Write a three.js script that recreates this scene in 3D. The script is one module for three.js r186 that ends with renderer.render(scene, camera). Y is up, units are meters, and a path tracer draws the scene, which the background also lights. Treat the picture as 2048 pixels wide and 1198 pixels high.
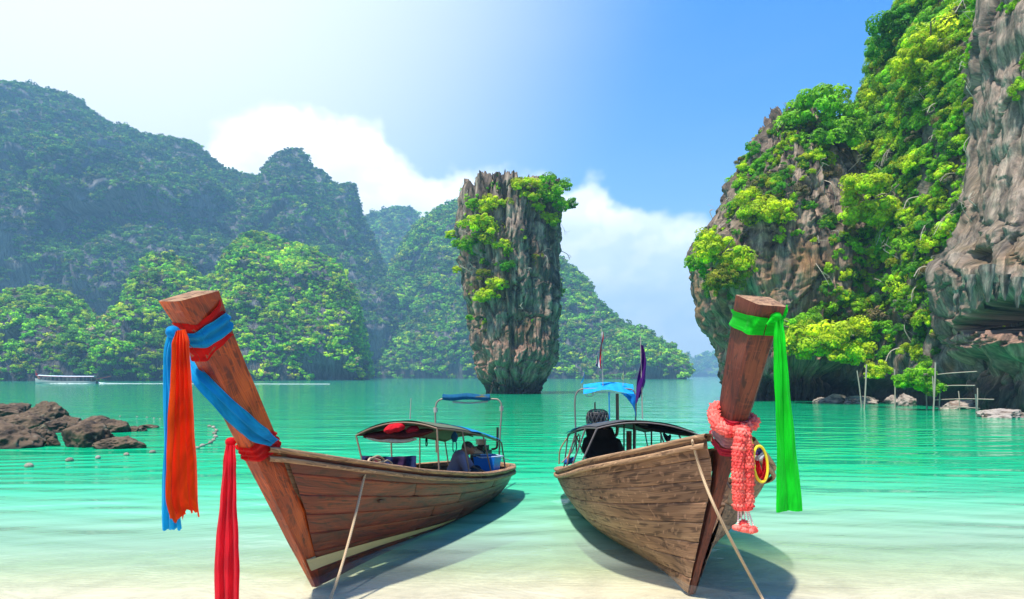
import * as THREE from 'three';
import { mergeGeometries, toCreasedNormals, mergeVertices } from 'three/addons/utils/BufferGeometryUtils.js';
import { MarchingCubes } from 'three/addons/objects/MarchingCubes.js';
import { RoundedBoxGeometry } from 'three/addons/geometries/RoundedBoxGeometry.js';

// ───────────────────────── camera, sky, sun, haze, exposure ─────────────────────────
const scene = new THREE.Scene();
const EYE = 2.4, FOCAL = 1446, HORIZON = 752;            // eye height in metres; focal length and horizon in photo pixels
const camera = new THREE.PerspectiveCamera(2 * Math.atan(599 / FOCAL) * 180 / Math.PI, 2048 / 1198, 0.1, 14000);
camera.position.set(0, EYE, 0);
camera.setViewOffset(2048, 1198, 0, 599 - HORIZON, 2048, 1198);   // shifted lens: verticals stay upright
const renderer = new THREE.WebGLRenderer();
renderer.toneMapping = THREE.LinearToneMapping;
renderer.toneMappingExposure = 2.02;
renderer.shadowMap.enabled = true;
const SUN = new THREE.Vector3(-0.27, 0.90, 0.31).normalize();
const sun = new THREE.DirectionalLight(new THREE.Color(1, 0.95, 0.86), 4.1);
sun.position.copy(SUN).multiplyScalar(300); sun.castShadow = true; sun.name = 'sun'; sun.shadow.radius = 5;
sun.shadow.mapSize.set(4096, 4096);
Object.assign(sun.shadow.camera, { left: -90, right: 90, top: 90, bottom: -90, near: 1, far: 700 });
scene.add(sun, sun.target);
scene.fog = new THREE.FogExp2(new THREE.Color(0.34, 0.70, 1.0), 0.00047);

// ───────────────────────── helpers ─────────────────────────
const V = (x, y, z) => new THREE.Vector3(x, y, z);
const clamp = THREE.MathUtils.clamp, lerp = THREE.MathUtils.lerp;
const sstep = (a, b, x) => { const t = clamp((x - a) / (b - a), 0, 1); return t * t * (3 - 2 * t); };
function RNG(seed) { let a = seed >>> 0; return () => { a = (a + 0x6D2B79F5) | 0; let t = Math.imul(a ^ (a >>> 15), 1 | a); t = (t + Math.imul(t ^ (t >>> 7), 61 | t)) ^ t; return ((t ^ (t >>> 14)) >>> 0) / 4294967296; }; }
const PERM = new Uint8Array(512); { const r = RNG(77), p = [...Array(256).keys()]; for (let i = 255; i > 0; i--) { const j = Math.floor(r() * (i + 1)); [p[i], p[j]] = [p[j], p[i]]; } for (let i = 0; i < 512; i++) PERM[i] = p[i & 255]; }
const grad = (h, x, y, z) => { h &= 15; const u = h < 8 ? x : y, v = h < 4 ? y : h === 12 || h === 14 ? x : z; return ((h & 1) ? -u : u) + ((h & 2) ? -v : v); };
function noise(x, y, z) {
  const X0 = Math.floor(x), Y0 = Math.floor(y), Z0 = Math.floor(z); x -= X0; y -= Y0; z -= Z0;
  const X = X0 & 255, Y = Y0 & 255, Z = Z0 & 255, f = (t) => t * t * t * (t * (t * 6 - 15) + 10), u = f(x), v = f(y), w = f(z);
  const A = PERM[X] + Y, AA = PERM[A] + Z, AB = PERM[A + 1] + Z, B = PERM[X + 1] + Y, BA = PERM[B] + Z, BB = PERM[B + 1] + Z;
  const L = (t, a, b) => a + t * (b - a);
  return L(w, L(v, L(u, grad(PERM[AA], x, y, z), grad(PERM[BA], x - 1, y, z)), L(u, grad(PERM[AB], x, y - 1, z), grad(PERM[BB], x - 1, y - 1, z))),
    L(v, L(u, grad(PERM[AA + 1], x, y, z - 1), grad(PERM[BA + 1], x - 1, y, z - 1)), L(u, grad(PERM[AB + 1], x, y - 1, z - 1), grad(PERM[BB + 1], x - 1, y - 1, z - 1))));
}
const fbm = (x, y, z, o = 4) => { let s = 0, a = 0.5; for (let i = 0; i < o; i++) { s += a * noise(x, y, z); x = x * 2.03 + 7.1; y = y * 2.03 + 3.3; z = z * 2.03 + 1.7; a *= 0.5; } return s; };
const ridge = (x, y, z, o = 3) => { let s = 0, a = 0.5; for (let i = 0; i < o; i++) { s += a * (1 - 2 * Math.abs(noise(x, y, z))); x = x * 2.1 + 5.2; y = y * 2.1 + 1.3; z = z * 2.1 + 9.1; a *= 0.5; } return s; };
const hash2 = (x, y) => { const h = PERM[(PERM[x & 255] + y) & 255], k = PERM[(h + 57 + (x & 31)) & 255]; return [h / 255, k / 255]; };
function slabs(u, v) { const i = Math.floor(u), j = Math.floor(v); let f1 = 9, f2 = 9, id = 0; for (let a = -1; a <= 1; a++) for (let b = -1; b <= 1; b++) { const [p, q] = hash2(i + a, j + b), d = Math.max(Math.abs(i + a + p - u), Math.abs(j + b + q - v)) * 0.5 + 0.5 * Math.hypot(i + a + p - u, j + b + q - v); if (d < f1) { f2 = f1; f1 = d; id = hash2(i + a + 11, j + b + 7)[0]; } else if (d < f2) f2 = d; } return [id, f2 - f1]; }
// a point seen at a pixel of the 2048-wide photo, at a distance from the camera's plane
const PX = (px, py, d) => V((px - 1024) / FOCAL * d, EYE + (HORIZON - py) / FOCAL * d, -d);
const toPx = (p) => [1024 + FOCAL * p.x / -p.z, HORIZON - FOCAL * (p.y - EYE) / -p.z];
const table = (pts) => (x) => { if (x <= pts[0][0]) return pts[0][1]; for (let i = 1; i < pts.length; i++) if (x <= pts[i][0]) { const [a, b] = pts[i - 1], [c, e] = pts[i]; return b + (e - b) * (x - a) / (c - a); } return pts[pts.length - 1][1]; };
const smoothTable = (pts) => { const f = table(pts), w = (pts[pts.length - 1][0] - pts[0][0]) / pts.length * 0.35; return (x) => (f(x - w) + 2 * f(x) + f(x + w)) / 4; };

const used = {};
const numbered = (n) => { const k = used[n] = (used[n] ?? -1) + 1; return k ? n + '_' + String(k).padStart(3, '0') : n; };
function tag(o, label, category, group, kind) { if (label) o.userData.label = label; if (category) o.userData.category = category; if (group) o.userData.group = group; if (kind) o.userData.kind = kind; return o; }
function mesh(name, geo, mat, parent) { const m = new THREE.Mesh(geo, mat); m.castShadow = m.receiveShadow = true; m.name = (!parent || parent === scene) ? numbered(name) : name; (parent ?? scene).add(m); return m; }
function thing(name, label, category, pos, group) { const g = new THREE.Group(); g.name = numbered(name); if (pos) g.position.copy(pos); scene.add(g); return tag(g, label, category, group); }
const plainName = (n) => n;
const std = (o) => new THREE.MeshStandardMaterial(o);
const rgb = (r, g, b) => new THREE.Color().setRGB(r, g, b);
function tex(w, h, fn, srgb = false, repeat) {        // fn(x, y) -> [r, g, b] in 0..1
  const d = new Uint8Array(w * h * 4);
  for (let y = 0; y < h; y++) for (let x = 0; x < w; x++) { const c = fn(x, y), o = (y * w + x) * 4; d[o] = clamp(c[0], 0, 1) * 255; d[o + 1] = clamp(c[1], 0, 1) * 255; d[o + 2] = clamp(c[2], 0, 1) * 255; d[o + 3] = 255; }
  const t = new THREE.DataTexture(d, w, h); t.wrapS = t.wrapT = THREE.RepeatWrapping; t.magFilter = THREE.LinearFilter; t.minFilter = THREE.LinearMipmapLinearFilter;
  if (srgb) t.colorSpace = THREE.SRGBColorSpace; if (repeat) t.repeat.set(...repeat); t.needsUpdate = true; return t;
}
// periodic noise for tiles
const tileNoise = (u, v, fu, fv, s) => { const A = 2 * Math.PI; return noise(Math.cos(u * A) * fu / A + s, Math.sin(u * A) * fu / A + Math.cos(v * A) * fv / A, Math.sin(v * A) * fv / A + s * 0.7); };
function grid(nu, nv, fn, closedU = false) {            // fn(i/nu, j/nv) -> Vector3 ; an indexed sheet
  const pos = [], uv = [], idx = [];
  for (let j = 0; j <= nv; j++) for (let i = 0; i <= nu; i++) { const p = fn(i / nu, j / nv); pos.push(p.x, p.y, p.z); uv.push(p.u ?? i / nu, p.v ?? j / nv); }
  for (let j = 0; j < nv; j++) for (let i = 0; i < nu; i++) { const a = j * (nu + 1) + i, b = a + 1, c = a + nu + 1, d = c + 1; idx.push(a, b, d, a, d, c); }
  const g = new THREE.BufferGeometry(); g.setAttribute('position', new THREE.Float32BufferAttribute(pos, 3)); g.setAttribute('uv', new THREE.Float32BufferAttribute(uv, 2)); g.setIndex(idx); g.computeVertexNormals(); return g;
}
function paint(g, fn) { const p = g.attributes.position, n = g.attributes.normal, c = new Float32Array(p.count * 3), P = V(), N = V(); for (let i = 0; i < p.count; i++) { P.fromBufferAttribute(p, i); N.fromBufferAttribute(n, i); const k = fn(P, N, i); c[i * 3] = k[0]; c[i * 3 + 1] = k[1]; c[i * 3 + 2] = k[2]; } g.setAttribute('color', new THREE.BufferAttribute(c, 3)); return g; }
const mix3 = (a, b, t) => [lerp(a[0], b[0], t), lerp(a[1], b[1], t), lerp(a[2], b[2], t)];
function tube(pts, r, seg = 24, rad = 6, closed = false) { return new THREE.TubeGeometry(new THREE.CatmullRomCurve3(pts, closed, 'catmullrom', 0.5), seg, r, rad, closed); }
function rod(a, b, r0, r1 = r0, rad = 8) { const g = new THREE.CylinderGeometry(r1, r0, a.distanceTo(b), rad, 1); g.applyQuaternion(new THREE.Quaternion().setFromUnitVectors(V(0, 1, 0), b.clone().sub(a).normalize())); const m = a.clone().add(b).multiplyScalar(0.5); g.translate(m.x, m.y, m.z); return g; }
const join = (list) => mergeGeometries(list.map((g) => { const k = g.index ? g.toNonIndexed() : g; for (const n of Object.keys(k.attributes)) if (!['position', 'normal', 'uv', ...(list.every((q) => q.attributes.color) ? ['color'] : [])].includes(n)) k.deleteAttribute(n); return k; }));

// ───────────────────────── sky: clear air that whitens towards the sun's side, and a bank of cumulus ─────────────────────────
{
  const W = 3072, H = 1536, data = new Float32Array(W * H * 4);
  const azOf = (px) => Math.atan2(px - 1024, FOCAL);
  // height (as a slope) of the cloud bank by azimuth, as in view; it goes on in the same way all round
  const bank = table([[-1.9, 0.10], [-1.2, 0.16], [azOf(300), 0.24], [azOf(440), 0.31], [azOf(520), 0.345], [azOf(570), 0.357], [azOf(650), 0.352], [azOf(760), 0.338], [azOf(790), 0.30], [azOf(850), 0.278], [azOf(930), 0.280], [azOf(1060), 0.268], [azOf(1180), 0.265], [azOf(1260), 0.243], [azOf(1300), 0.222], [azOf(1400), 0.21], [azOf(1500), 0.15], [0.7, 0.12], [1.2, 0.10], [1.9, 0.10]]);
  for (let r = 0; r < H; r++) {
    const up = ((r + 0.5) / H - 0.5) * Math.PI, cu = Math.cos(up), y = Math.sin(up);
    for (let c = 0; c < W; c++) {
      const round = ((c + 0.5) / W - 0.5) * 2 * Math.PI, x = Math.cos(round) * cu, z = Math.sin(round) * cu;
      const az = Math.atan2(x, -z), el = y / Math.max(1e-3, cu), o = (r * W + c) * 4;
      const yy = Math.max(0, y);
      // glow on the sun's side: angle to a point high on the left
      const gx = -0.62, gy = 0.52, gz = -0.58, gl = Math.hypot(gx, gy, gz), cs = (x * gx + y * gy + z * gz) / gl;
      const glow = Math.pow(clamp(cs * 0.5 + 0.5, 0, 1), 12), glow2 = sstep(0.60, 1.02, cs);
      let blue = mix3([0.20, 0.44, 0.66], [0.0, 0.14, 0.52], sstep(0.02, 0.46, yy + 0.05 * noise(x * 3, y * 3, z * 3)));
      let cl = mix3(blue, [0.62, 0.72, 0.80], clamp(glow * 1.0, 0, 1));
      cl = mix3(cl, [0.64, 0.66, 0.68], glow2);
      cl = mix3(cl, [0.50, 0.58, 0.64], Math.pow(1 - Math.min(1, yy / 0.30), 2.2) * 0.8);
      // thin veils
      const veil = sstep(0.05, 0.5, fbm(x * 2.2 + 5, y * 6, z * 2.2, 4) + 0.12) * 0.03; cl = mix3(cl, [0.6, 0.64, 0.7], veil);
      // cumulus bank
      if (y > -0.02) {
        const n1 = fbm(az * 9 + 3, el * 11, 1.5, 5), n2 = fbm(az * 26, el * 30, 4.5, 4);
        const top = bank(az) + n1 * 0.05 + n2 * 0.022 + 0.010 * fbm(az * 70, el * 80, 2.5, 3), m = sstep(-0.010, 0.016 + 0.05 * Math.max(0, n1 + 0.1), top - el + 0.006 * n2);
        const shade = 0.5 + 0.5 * clamp(fbm(az * 12 + 9, el * 20, 8.5, 4) * 2.2, -1, 1);
        const body = mix3([0.58, 0.63, 0.69], [0.98, 0.97, 0.96], clamp(shade * 0.55 + 0.6 * sstep(0.09, 0.0, top - el) + 0.35 * sstep(0.3, -0.3, az), 0, 1));
        const dens = m * (0.80 + 0.20 * sstep(0.2, -0.1, n2 + (top - el) * 0.2)) * lerp(0.55, 1, sstep(0.0, 0.1, el));
        cl = mix3(cl, body, dens);
      }
      if (y < 0) cl = mix3(cl, [0.55, 0.72, 0.75], sstep(0, -0.08, y));
      data[o] = cl[0]; data[o + 1] = cl[1]; data[o + 2] = cl[2]; data[o + 3] = 1;
    }
  }
  const t = new THREE.DataTexture(data, W, H, THREE.RGBAFormat, THREE.FloatType); t.mapping = THREE.EquirectangularReflectionMapping; t.magFilter = THREE.LinearFilter; t.needsUpdate = true;
  scene.background = t; scene.environment = t;
}
// ───────────────────────── the bay: sand bed, sea, hills ─────────────────────────
const bedDepth = table([[0, 0.42], [4, 0.16], [6.6, 0.0], [8.5, -0.16], [10, -0.27], [12, -0.45], [16, -0.9], [22, -1.6], [32, -2.7], [60, -4.5], [200, -9], [9000, -20]]);
const SX = (u, k, far) => { const t = u * 2 - 1; return Math.sinh(t * k) / Math.sinh(k) * far; };
const sandMap = tex(512, 512, (x, y) => { const u = x / 512, v = y / 512, n = tileNoise(u, v, 9, 9, 3) * 0.5 + tileNoise(u, v, 40, 40, 5) * 0.3 + tileNoise(u, v, 160, 160, 8) * 0.35; const k = 0.86 + n * 0.14; return [k, k * 0.985, k * 0.96]; }, true);
const sandBump = tex(512, 512, (x, y) => { const u = x / 512, v = y / 512, w = Math.sin((v * 16 + tileNoise(u, v, 6, 6, 1) * 1.3) * 2 * Math.PI); const k = 0.5 + w * 0.16 + tileNoise(u, v, 30, 30, 2) * 0.25; return [k, k, k]; });
{
  const g = grid(220, 200, (u, v) => { const x = SX(u, 6, 3000), d = v < 0.5 ? lerp(-6, 30, v * 2) : 30 + 3000 * Math.pow(v * 2 - 1, 4); const y = bedDepth(Math.max(0, d + fbm(x * 0.12, 0, d * 0.12, 3) * 1.2)) + fbm(x * 0.5, 2, d * 0.5, 3) * 0.035; const p = V(x, d < 0 ? y : y, -d); p.u = x / 3.1; p.v = d / 3.1; return p; });
  tag(mesh('seabed', g, std({ color: rgb(0.79, 0.69, 0.56), map: sandMap, bumpMap: sandBump, bumpScale: 0.02, roughness: 0.95 })), 'pale sandy bed shelving from the beach into the bay', null, null, 'structure');
}
function waveTile(N, seed, kmin, kmax, count, spread) {
  const r = RNG(seed), W = []; for (let i = 0; i < count; i++) { const k = kmin + (kmax - kmin) * Math.pow(r(), 1.3), a = (r() - 0.5) * spread; W.push([Math.round(k * Math.sin(a)), Math.round(k * Math.cos(a)) || 1, r() * 6.283, 1 / (k ** 0.85)]); }
  const h = new Float32Array(N * N); let lo = 1e9, hi = -1e9;
  for (let y = 0; y < N; y++) for (let x = 0; x < N; x++) { let s = 0; for (const [a, b, p, w] of W) { const q = Math.sin(2 * Math.PI * (a * x + b * y) / N + p); s += w * (q + 0.35 * q * q); } h[y * N + x] = s; lo = Math.min(lo, s); hi = Math.max(hi, s); }
  for (let i = 0; i < h.length; i++) h[i] = (h[i] - lo) / (hi - lo); return h;
}
{
  const N = 768, a = waveTile(N, 5, 2, 40, 60, 1.9), b = waveTile(N, 9, 2, 26, 46, 1.5);
  const bump = tex(N, N, (x, y) => { const k = a[y * N + x]; return [k, k, k]; });
  const nrm = tex(N, N, (x, y) => { const h = (i, j) => b[((j + N) % N) * N + (i + N) % N], s = 42; const dx = (h(x + 1, y) - h(x - 1, y)) * s, dy = (h(x, y + 1) - h(x, y - 1)) * s, l = Math.hypot(dx, dy, 1); return [0.5 - 0.5 * dx / l, 0.5 - 0.5 * dy / l, 0.5 + 0.5 / l]; });
  bump.repeat.set(1 / 5.3, 1 / 3.4); nrm.repeat.set(1 / 31, 1 / 17);
  // how clear the water is over its depth: the shallows show the sand, the bay is milky turquoise
  const clear = table([[0, 1], [7.5, 1], [8.6, 0.92], [10, 0.66], [11.5, 0.42], [13, 0.24], [15, 0.10], [18, 0.03], [22, 0]]);
  const ramp = tex(256, 4, (x) => { const k = clear(x / 255 * 40); return [k, k, k]; }); ramp.wrapS = ramp.wrapT = THREE.ClampToEdgeWrapping; ramp.channel = 1;
  const tint = [[0, [0.97, 0.97, 0.94]], [8, [0.94, 0.97, 0.92]], [9.5, [0.78, 0.93, 0.78]], [11, [0.50, 0.84, 0.60]], [13, [0.23, 0.70, 0.44]], [15, [0.09, 0.58, 0.33]], [18, [0.015, 0.48, 0.23]], [23, [0.002, 0.43, 0.19]], [45, [0.002, 0.35, 0.155]], [110, [0.004, 0.31, 0.165]], [400, [0.02, 0.30, 0.19]]];
  const tints = [0, 1, 2].map((c) => table(tint.map(([d, k]) => [d, k[c]])));
  const g = grid(300, 340, (u, v) => { const x = SX(u, 6.5, 3000), d = v < 0.75 ? lerp(5.6, 60, Math.pow(v / 0.75, 1.6)) : 60 * Math.pow(3000 / 60, (v - 0.75) / 0.25); const p = V(x, 0, -d); p.u = x; p.v = d; return p; });
  const p = g.attributes.position, uv1 = new Float32Array(p.count * 2), col = new Float32Array(p.count * 3);
  for (let i = 0; i < p.count; i++) {
    const x = p.getX(i), d = -p.getZ(i), dd = d * (1 + 0.10 * fbm(x * 0.09, 0, d * 0.16, 3) * Math.min(1, d / 8)) + 0.5 * fbm(x * 0.33 + 4, 1, d * 0.5, 3);
    uv1[i * 2] = clamp(dd / 40, 0.002, 0.998); uv1[i * 2 + 1] = 0.5; for (let c = 0; c < 3; c++) col[i * 3 + c] = tints[c](dd);
  }
  g.setAttribute('uv1', new THREE.BufferAttribute(uv1, 2)); g.setAttribute('color', new THREE.BufferAttribute(col, 3));
  const m = new THREE.MeshPhysicalMaterial({ vertexColors: true, roughness: 0.06, transmission: 1, transmissionMap: ramp, thickness: 0, ior: 1.33, specularIntensity: 0.27, bumpMap: bump, bumpScale: 0.007, normalMap: nrm, normalScale: new THREE.Vector2(0.05, 0.05), side: THREE.DoubleSide });
  tag(mesh('sea', g, m), 'turquoise water of the sheltered bay, clear over sand at the beach', null, null, 'structure');
}

// ───────────────────────── foliage: leaf masses made of many small bent leaves ─────────────────────────
const GREEN = { lime: [0.52, 0.68, 0.003], fresh: [0.23, 0.54, 0.004], mid: [0.085, 0.34, 0.006], deep: [0.035, 0.13, 0.010], olive: [0.28, 0.32, 0.012], dry: [0.26, 0.20, 0.06], grey: [0.16, 0.17, 0.10] };
const leafMat = new THREE.MeshPhysicalMaterial({ vertexColors: true, roughness: 0.85, transmission: 0.48, thickness: 0, specularIntensity: 0.35, side: THREE.DoubleSide }); leafMat.name = 'leaf';
const farLeafMat = std({ vertexColors: true, roughness: 0.95, side: THREE.DoubleSide }); farLeafMat.name = 'far_leaf';
function leafMass(seed, { lumps = 9, leaves = 500, size = 0.12, flat = 0.62, jitter = 0.25, core = false, vary = 0.3 }) {   // fills about a unit sphere, base at y = -0.6
  const r = RNG(seed), pos = [], nor = [], col = [], L = [];
  for (let i = 0; i < lumps; i++) { const a = r() * 6.283, q = Math.sqrt(r()), rad = i ? 0.16 + r() * r() * 0.36 : 0.42; L.push({ c: V(Math.cos(a) * q * 0.8, (r() * 1.3 - 0.55) * flat * (1 - 0.35 * q), Math.sin(a) * q * 0.8), rad, tone: 1 + (r() - 0.5) * 2 * vary, warm: (r() - 0.5) * 0.35 }); }
  const A = V(), B = V(), N = V();
  for (let i = 0; i < leaves; i++) {
    const l = L[Math.floor(r() * lumps)], th = r() * 6.283, cy = r() * 1.7 - 0.7, s = Math.sqrt(Math.max(0, 1 - cy * cy)); N.set(s * Math.cos(th), cy, s * Math.sin(th));
    const k = l.rad * (0.72 + 0.34 * Math.sqrt(r())), c = l.c.clone().addScaledVector(N, k); c.y = l.c.y + (c.y - l.c.y) * 0.8;
    N.x += (r() - 0.5) * 1.1; N.y += 0.35 + (r() - 0.5) * 0.9; N.z += (r() - 0.5) * 1.1; N.normalize();
    A.set(r() - 0.5, r() - 0.5, r() - 0.5).cross(N).normalize(); B.crossVectors(N, A);
    const w = size * (0.6 + r() * 0.8), h = w * 0.55, P = [c.clone().addScaledVector(A, -w), c.clone().addScaledVector(B, -h).addScaledVector(N, h * 0.35), c.clone().addScaledVector(A, w).addScaledVector(N, -h * 0.3), c.clone().addScaledVector(B, h).addScaledVector(N, h * 0.35)];
    const t = l.tone * (0.72 + r() * 0.56), cc = [t * (1 + l.warm), t, t];
    for (const [x, y, z] of [[0, 1, 2], [0, 2, 3]]) { for (const q of [P[x], P[y], P[z]]) { pos.push(q.x, q.y, q.z); col.push(...cc); nor.push(N.x, N.y, N.z); } }
  }
  const g = new THREE.BufferGeometry(); g.setAttribute('position', new THREE.Float32BufferAttribute(pos, 3)); g.setAttribute('normal', new THREE.Float32BufferAttribute(nor, 3)); g.setAttribute('color', new THREE.Float32BufferAttribute(col, 3));
  return g;
}
const farCrowns = [1, 2, 3, 4].map((s) => leafMass(100 + s, { lumps: 9, leaves: 330, size: 0.135, flat: 0.75 }));
const nearCrowns = [1, 2, 3, 4, 5].map((s) => leafMass(200 + s, { lumps: 17, leaves: 2300, size: 0.07, flat: 0.8, vary: 0.4 }));
// a sheet or column of ground whose points can be drawn at random
function surfaceOf(g) {
  const p = g.attributes.position, n = g.attributes.normal, ix = g.index.array, T = ix.length / 3, acc = new Float64Array(T), a = V(), b = V(), c = V(); let s = 0;
  for (let i = 0; i < T; i++) { a.fromBufferAttribute(p, ix[3 * i]); b.fromBufferAttribute(p, ix[3 * i + 1]); c.fromBufferAttribute(p, ix[3 * i + 2]); b.sub(a); c.sub(a); s += b.cross(c).length() / 2; acc[i] = s; }
  return { area: s, draw(r) { const k = r() * s; let lo = 0, hi = T - 1; while (lo < hi) { const m = (lo + hi) >> 1; if (acc[m] < k) lo = m + 1; else hi = m; } let u = r(), v = r(); if (u + v > 1) { u = 1 - u; v = 1 - v; }
    const P = V(), N = V(); for (const [q, w] of [[0, 1 - u - v], [1, u], [2, v]]) { a.fromBufferAttribute(p, ix[3 * lo + q]); P.addScaledVector(a, w); b.fromBufferAttribute(n, ix[3 * lo + q]); N.addScaledVector(b, w); } return { P, N: N.normalize() }; } };
}
// plants over a surface: choose(P, N, r) -> null or { r, color, lift, flat }
const UPV = V(0, 1, 0), hugV = V(), hugQ = new THREE.Quaternion();
function cover(name, label, geos, mat, surf, tries, choose, seed, parent) {
  const r = RNG(seed), lists = geos.map(() => []), q = new THREE.Quaternion(), e = new THREE.Euler(), S = V();
  for (let i = 0; i < tries; i++) { const { P, N } = surf.draw(r), k = choose(P, N, r); if (!k) continue; e.set((r() - 0.5) * 0.9, r() * 6.283, (r() - 0.5) * 0.9); q.setFromEuler(e); if (k.hug) q.premultiply(hugQ.setFromUnitVectors(UPV, hugV.copy(N).multiplyScalar(k.hug).add(UPV).normalize())); S.set(k.r * (0.85 + r() * 0.35), k.r * (k.flat ?? 0.9), k.r * (0.85 + r() * 0.35)); lists[Math.floor(r() * geos.length)].push([new THREE.Matrix4().compose(P.addScaledVector(N, k.r * (k.lift ?? 0.25)), q, S), k.color]); }
  const root = parent ?? thing(name, label, null); if (!parent) root.userData.kind = 'stuff';
  lists.forEach((l, i) => { if (!l.length) return; const m = new THREE.InstancedMesh(geos[i], mat, l.length); l.forEach(([M, c], j) => { m.setMatrixAt(j, M); m.setColorAt(j, rgb(...c)); }); m.name = 'foliage'; m.castShadow = m.receiveShadow = true; m.userData.kind = 'stuff'; root.add(m); });
  return root;
}
const pickGreen = (r, list) => { let k = r(); for (const [w, a, b] of list) { if ((k -= w) <= 0) return mix3(a, b, r()); } return list[0][1]; };

// ───────────────────────── hills across the bay ─────────────────────────
const rockTile = tex(512, 512, (x, y) => { const u = x / 512, v = y / 512; const n = tileNoise(u, v, 22, 4, 3) * 0.55 + tileNoise(u, v, 60, 9, 6) * 0.45 + tileNoise(u, v, 120, 40, 9) * 0.35; const k = 0.72 + n * 0.42; return [k, k, k]; }, true);
const rockBump = tex(512, 512, (x, y) => { const u = x / 512, v = y / 512; const n = 0.45 - Math.abs(tileNoise(u, v, 20, 4, 13)) * 1.2 + tileNoise(u, v, 60, 14, 16) * 0.45 + tileNoise(u, v, 150, 100, 19) * 0.25; const k = 0.45 + n * 0.5; return [k, k, k]; });
const rockMat = std({ vertexColors: true, map: rockTile, bumpMap: rockBump, bumpScale: 0.07, roughness: 0.93, side: THREE.DoubleSide }); rockMat.name = 'limestone';
const hillRock = std({ vertexColors: true, map: rockTile, bumpMap: rockBump, bumpScale: 1.2, roughness: 1, side: THREE.DoubleSide });
function hill({ name, label, crest, shore, top, nu = 240, nv = 70, rough = 1, seed = 1, cliff = 0.2, steep = 1.25, back = 1.4, tint = 1 }) {
  const c = table(crest), x0 = crest[0][0], x1 = crest[crest.length - 1][0], S = typeof shore === 'function' ? shore : () => shore, T = typeof top === 'function' ? top : () => top;
  const g = grid(nu, nv, (u, v) => {
    const px = lerp(x0, x1, u), ds = S(px), dt = T(px), C = PX(px, c(px), dt); let P;
    const front = v / 0.78;
    if (front <= 1) {
      const hf = front < 0.12 ? front / 0.12 * cliff : cliff + (1 - cliff) * Math.pow((front - 0.12) / 0.88, 0.92), df = front < 0.12 ? front * 0.25 : 0.03 + 0.97 * Math.pow((front - 0.12) / 0.88, steep);
      const d = lerp(ds, dt, df), h = C.y * hf; P = V((px - 1024) / FOCAL * d, h, -d);
      const w = Math.sin(Math.min(1, front) * Math.PI) ** 0.8, k = 1 / (dt / 700), f = 0.011 * k;
      const q = fbm(P.x * f + seed * 7.7, P.y * f * 1.2, P.z * f, 4) * 70 / k * rough + ridge(P.x * f * 2.2 + seed, P.y * f * 0.5, P.z * f * 2.2, 3) * 20 / k * rough;
      P.z += q * w; P.x += fbm(P.x * f * 1.5, P.y * f, P.z * f + seed * 3.1, 3) * 30 / k * w * rough; P.y += fbm(P.x * f * 2 + 9, 0, P.z * f * 2 + seed, 3) * 16 / k * w * rough;
    } else { const b = front - 1, t = b / (1 / 0.78 - 1), d = dt + (dt - ds + 60) * back * t; P = V((px - 1024) / FOCAL * lerp(dt, d, px > 1500 ? 1 : 0.6), C.y * (1 - t * t) - t * 8, -d); }
    if (front <= 0) P.y = -3; P.u = P.x / 26 * (700 / dt); P.v = P.y / 34 * (700 / dt);
    return P;
  });
  paint(g, (P, N) => { const f = 700 / top_(P); const s = ridge(P.x * 0.03 * f, P.y * 0.006 * f, P.z * 0.03 * f, 3), t = sstep(-0.1, 0.6, s), low = sstep(14, 2, P.y) * 0.6; const a = mix3([0.055, 0.06, 0.055], [0.36, 0.33, 0.30], t * 0.7); const k = mix3(a, [0.06, 0.055, 0.05], low); return N.y > 0.75 ? mix3(k, [0.04, 0.06, 0.02], 0.6) : k; });
  function top_(P) { return Math.max(100, -P.z); }
  const m = tag(mesh('hill', g, hillRock), label, null, null, 'structure'); m.name = numbered(name); return { g, surf: surfaceOf(g) };
}
const hillGreens = [[0.30, GREEN.deep, GREEN.mid], [0.34, GREEN.mid, GREEN.fresh], [0.14, GREEN.fresh, GREEN.lime], [0.14, GREEN.olive, GREEN.mid], [0.08, GREEN.grey, GREEN.olive]];
const forestRule = (r0, r1, bare, tone, greens, k) => (P, N, r) => {
  if (N.z < -0.35 || P.y < 1) return null; const f = k, cl = ridge(P.x * f, P.y * f * 0.35, P.z * f, 3) + fbm(P.x * f * 3, P.y * f * 3, P.z * f * 3, 2) * 0.5;
  if (cl > bare + N.y * 0.7 && r() < 0.93) return null; if (P.y < 9 && r() < 0.55) return null;
  const g = 0.55 + 0.8 * clamp(0.5 + fbm(P.x * f * 1.6 + 3, P.y * f * 1.6, P.z * f * 1.6, 3) * 1.4, 0, 1), c = pickGreen(r, greens); return { r: lerp(r0, r1, r() * r()), color: [c[0] * tone * g, c[1] * tone * g, c[2] * tone * g], lift: 0.3, flat: 0.85 };
};
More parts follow.
